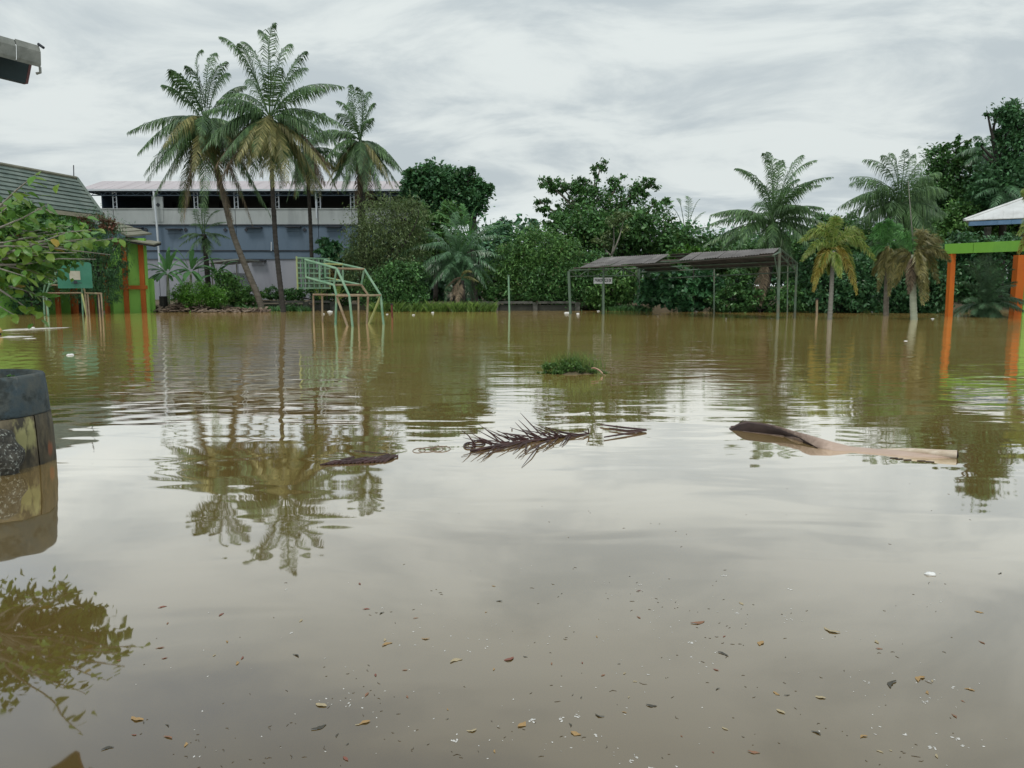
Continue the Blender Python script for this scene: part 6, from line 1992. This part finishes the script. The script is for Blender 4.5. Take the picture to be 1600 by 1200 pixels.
dms = [[drift_mesh(m, w_ * random.uniform(0.8, 1.3)) for _ in range(5)] for m, w_ in zip(LEAF_C, (0.42, 0.38, 0.46, 0.34, 0.42))]
dm = [d[0] for d in dms]
drift = [(605, 1007, 0, 20, 'pale orange leaf floating farthest left of the row of three orange leaves'), (665, 998, 0, 14, 'tiny orange leaf just above the largest tan leaf'), (713, 1033, 2, 24, 'largest tan leaf floating at lower centre'),
         (795, 1030, 4, 20, 'dull red leaf floating right of the largest tan leaf'), (502, 1102, 2, 22, 'tan leaf floating above the long black clump at lower left'), (570, 1130, 0, 20, 'orange leaf floating right of the long black clump'),
         (815, 1132, 0, 22, 'broad orange leaf left of the black twig clump at bottom centre'), (737, 1141, 2, 18, 'small tan leaf near the bottom centre'), (1300, 985, 2, 26, 'big tan leaf floating at mid right with twisted stalk'),
         (1440, 1062, 0, 22, 'bright orange leaf beside the round black clump at lower right'), (1282, 1090, 2, 16, 'small tan leaf left of the round black clump'), (900, 1146, 0, 20, 'curled orange leaf just below the black twig clump'),
         (1220, 1112, 2, 16, 'small pale tan leaf in the lower right quarter'), (1090, 972, 1, 26, 'long brown leaf floating highest right of centre'), (1190, 1006, 0, 18, 'pale orange leaf right below the long brown leaf'),
         (215, 1123, 0, 24, 'orange leaf floating by the shrub reflection at lower left'), (262, 1153, 1, 18, 'brown leaf scrap below the orange leaf at lower left'), (168, 1170, 3, 22, 'black wing shaped leaf scrap at the bottom left corner'),
         (498, 1136, 3, 34, 'long black sodden clump floating at lower left of centre'), (1396, 1070, 3, 36, 'round black sodden clump floating at lower right'), (937, 1118, 3, 22, 'black twig clump floating at bottom centre'),
         (1018, 1102, 3, 24, 'flat black leaf floating right of the black twig clump'), (1275, 1146, 3, 20, 'black leaf lying near the bottom right'), (1178, 1175, 1, 20, 'brown leaf at the bottom edge right of centre'),
         (1130, 1022, 3, 26, 'thin black leaf below the long brown leaf'), (462, 1025, 3, 20, 'black forked twig scrap floating at left of centre'), (540, 1186, 4, 16, 'reddish leaf at the bottom edge left of centre'), (1350, 1152, 0, 14, 'tiny orange leaf near the bottom right corner'),
         (780, 940, 3, 14, 'small black speck of leaf floating alone at centre')]
random.seed(11)
for px, py, c, sz, lab in drift:
    p = W(px, py)
    o = bpy.data.objects.new('floating_leaf', random.choice(dms[c]))
    COL.objects.link(o)
    o.location = (p.x, p.y, 0.002)
    s = sz * p.length / FPX * (0.75 if c == 3 else 0.95)
    o.scale = (s, s, s * 0.3)
    o.rotation_euler = (0, 0, R(90) + random.uniform(-0.9, 0.9) + random.choice([0, math.pi]))
    tag(o, lab, 'leaf', 'dead leaves drifting on the near water')
for c in range(5):
    mb = MB()
    for k in range(14):
        px, py = random.uniform(180, 1590), 890 + 305 * random.random() ** 0.7
        p = W(px, py)
        s = random.uniform(5, 13) * p.length / FPX
        a = random.uniform(0, 6.28)
        me = dm[c]
        rm = Matrix.Rotation(a, 3, 'Z')
        mb.add([p + rm @ Vector((v.co.x * s * random.uniform(0.7, 1.2), v.co.y * s, v.co.z * s * 0.2)) + Vector((0, 0, 0.0015)) for v in me.vertices], [tuple(f.vertices) for f in me.polygons])
    tag(mb.build('leaf_litter', LEAF_C[c]), 'small broken leaf bits scattered on the near water', None, None, 'stuff')

lump('litter', 'white crumpled scrap floating alone on the near right water', W(1453, 898) + Vector((0, 0, 0.004)), 0.022, FOAM_W, 0.5, 'litter', 31, group='white litter floating at the shore')

def poisson_spots(n):
    """drifts: most flecks gather in loose clusters and lines, a few stray"""
    cl = [(random.uniform(320, 1500), 890 + 300 * random.random() ** 0.8, random.uniform(18, 70), random.uniform(6, 20), random.uniform(-0.4, 0.4)) for _ in range(16)]
    cl += [(1000, 930, 60, 14, 0.1), (1160, 965, 50, 12, 0), (1060, 1040, 50, 16, 0), (560, 1100, 40, 20, 0), (430, 1165, 60, 14, 0.1), (900, 1120, 60, 18, 0), (700, 1170, 60, 16, 0)]
    for _ in range(n):
        if random.random() < 0.25:
            yield random.uniform(200, 1590), 860 + 340 * random.random() ** 0.8
        else:
            gx, gy, sx_, sy_, tl = random.choice(cl)
            dx_ = random.gauss(0, sx_)
            yield gx + dx_, min(gy + random.gauss(0, sy_) + tl * dx_, 1215)


FLECK = mat('foam_grey', (0.42, 0.41, 0.38), (0.66, 0.65, 0.62), 60, 0.7)
mb = MB()
for px, py in poisson_spots(260):
    p = W(px, py)
    big = random.random() < 0.12
    cnt = random.randint(3, 6) if big else 1
    for q in range(cnt):
        r = random.uniform(0.0013, 0.0040) * (1.35 if big else 1)
        cx_, cy_ = p.x + random.gauss(0, 0.006) * (cnt > 1), p.y + random.gauss(0, 0.006) * (cnt > 1)
        n = 7
        a0 = random.random() * 6
        mb.add([(cx_ + r * (1 + 0.45 * math.sin(i * 2.1 + a0)) * math.cos(i * 6.283 / n), cy_ + r * 1.2 * (1 + 0.35 * math.cos(i * 1.7 + a0)) * math.sin(i * 6.283 / n), 0.0008) for i in range(n)] + [(cx_, cy_, 0.0008 + r * 0.4)], [(i, (i + 1) % n, n) for i in range(n)])
tag(mb.build('foam', FLECK), 'scattered pale foam flecks floating on the near water', None, None, 'stuff')
mb = MB()
for px, py in poisson_spots(240):
    py = 740 + (py - 860) * 1.33 if random.random() < 0.3 else py
    p = W(px, py)
    ln = random.uniform(0.004, 0.02) * (1.8 if random.random() < 0.1 else 1)
    a = random.uniform(-1.3, 1.3)
    d = Vector((math.cos(a), math.sin(a), 0)) * ln
    k = Vector((-d.y, d.x, 0)) * random.uniform(-0.3, 0.3)
    mb.tube([p + Vector((0, 0, 0.001)), p + d * 0.5 + k + Vector((0, 0, 0.001)), p + d + Vector((0, 0, 0.001))], [0.0007, 0.0011, 0.0005], 4)
tag(mb.build('floating_litter', LEAF_TWIG), 'fine dark twigs and specks drifting on the near water', None, None, 'stuff')
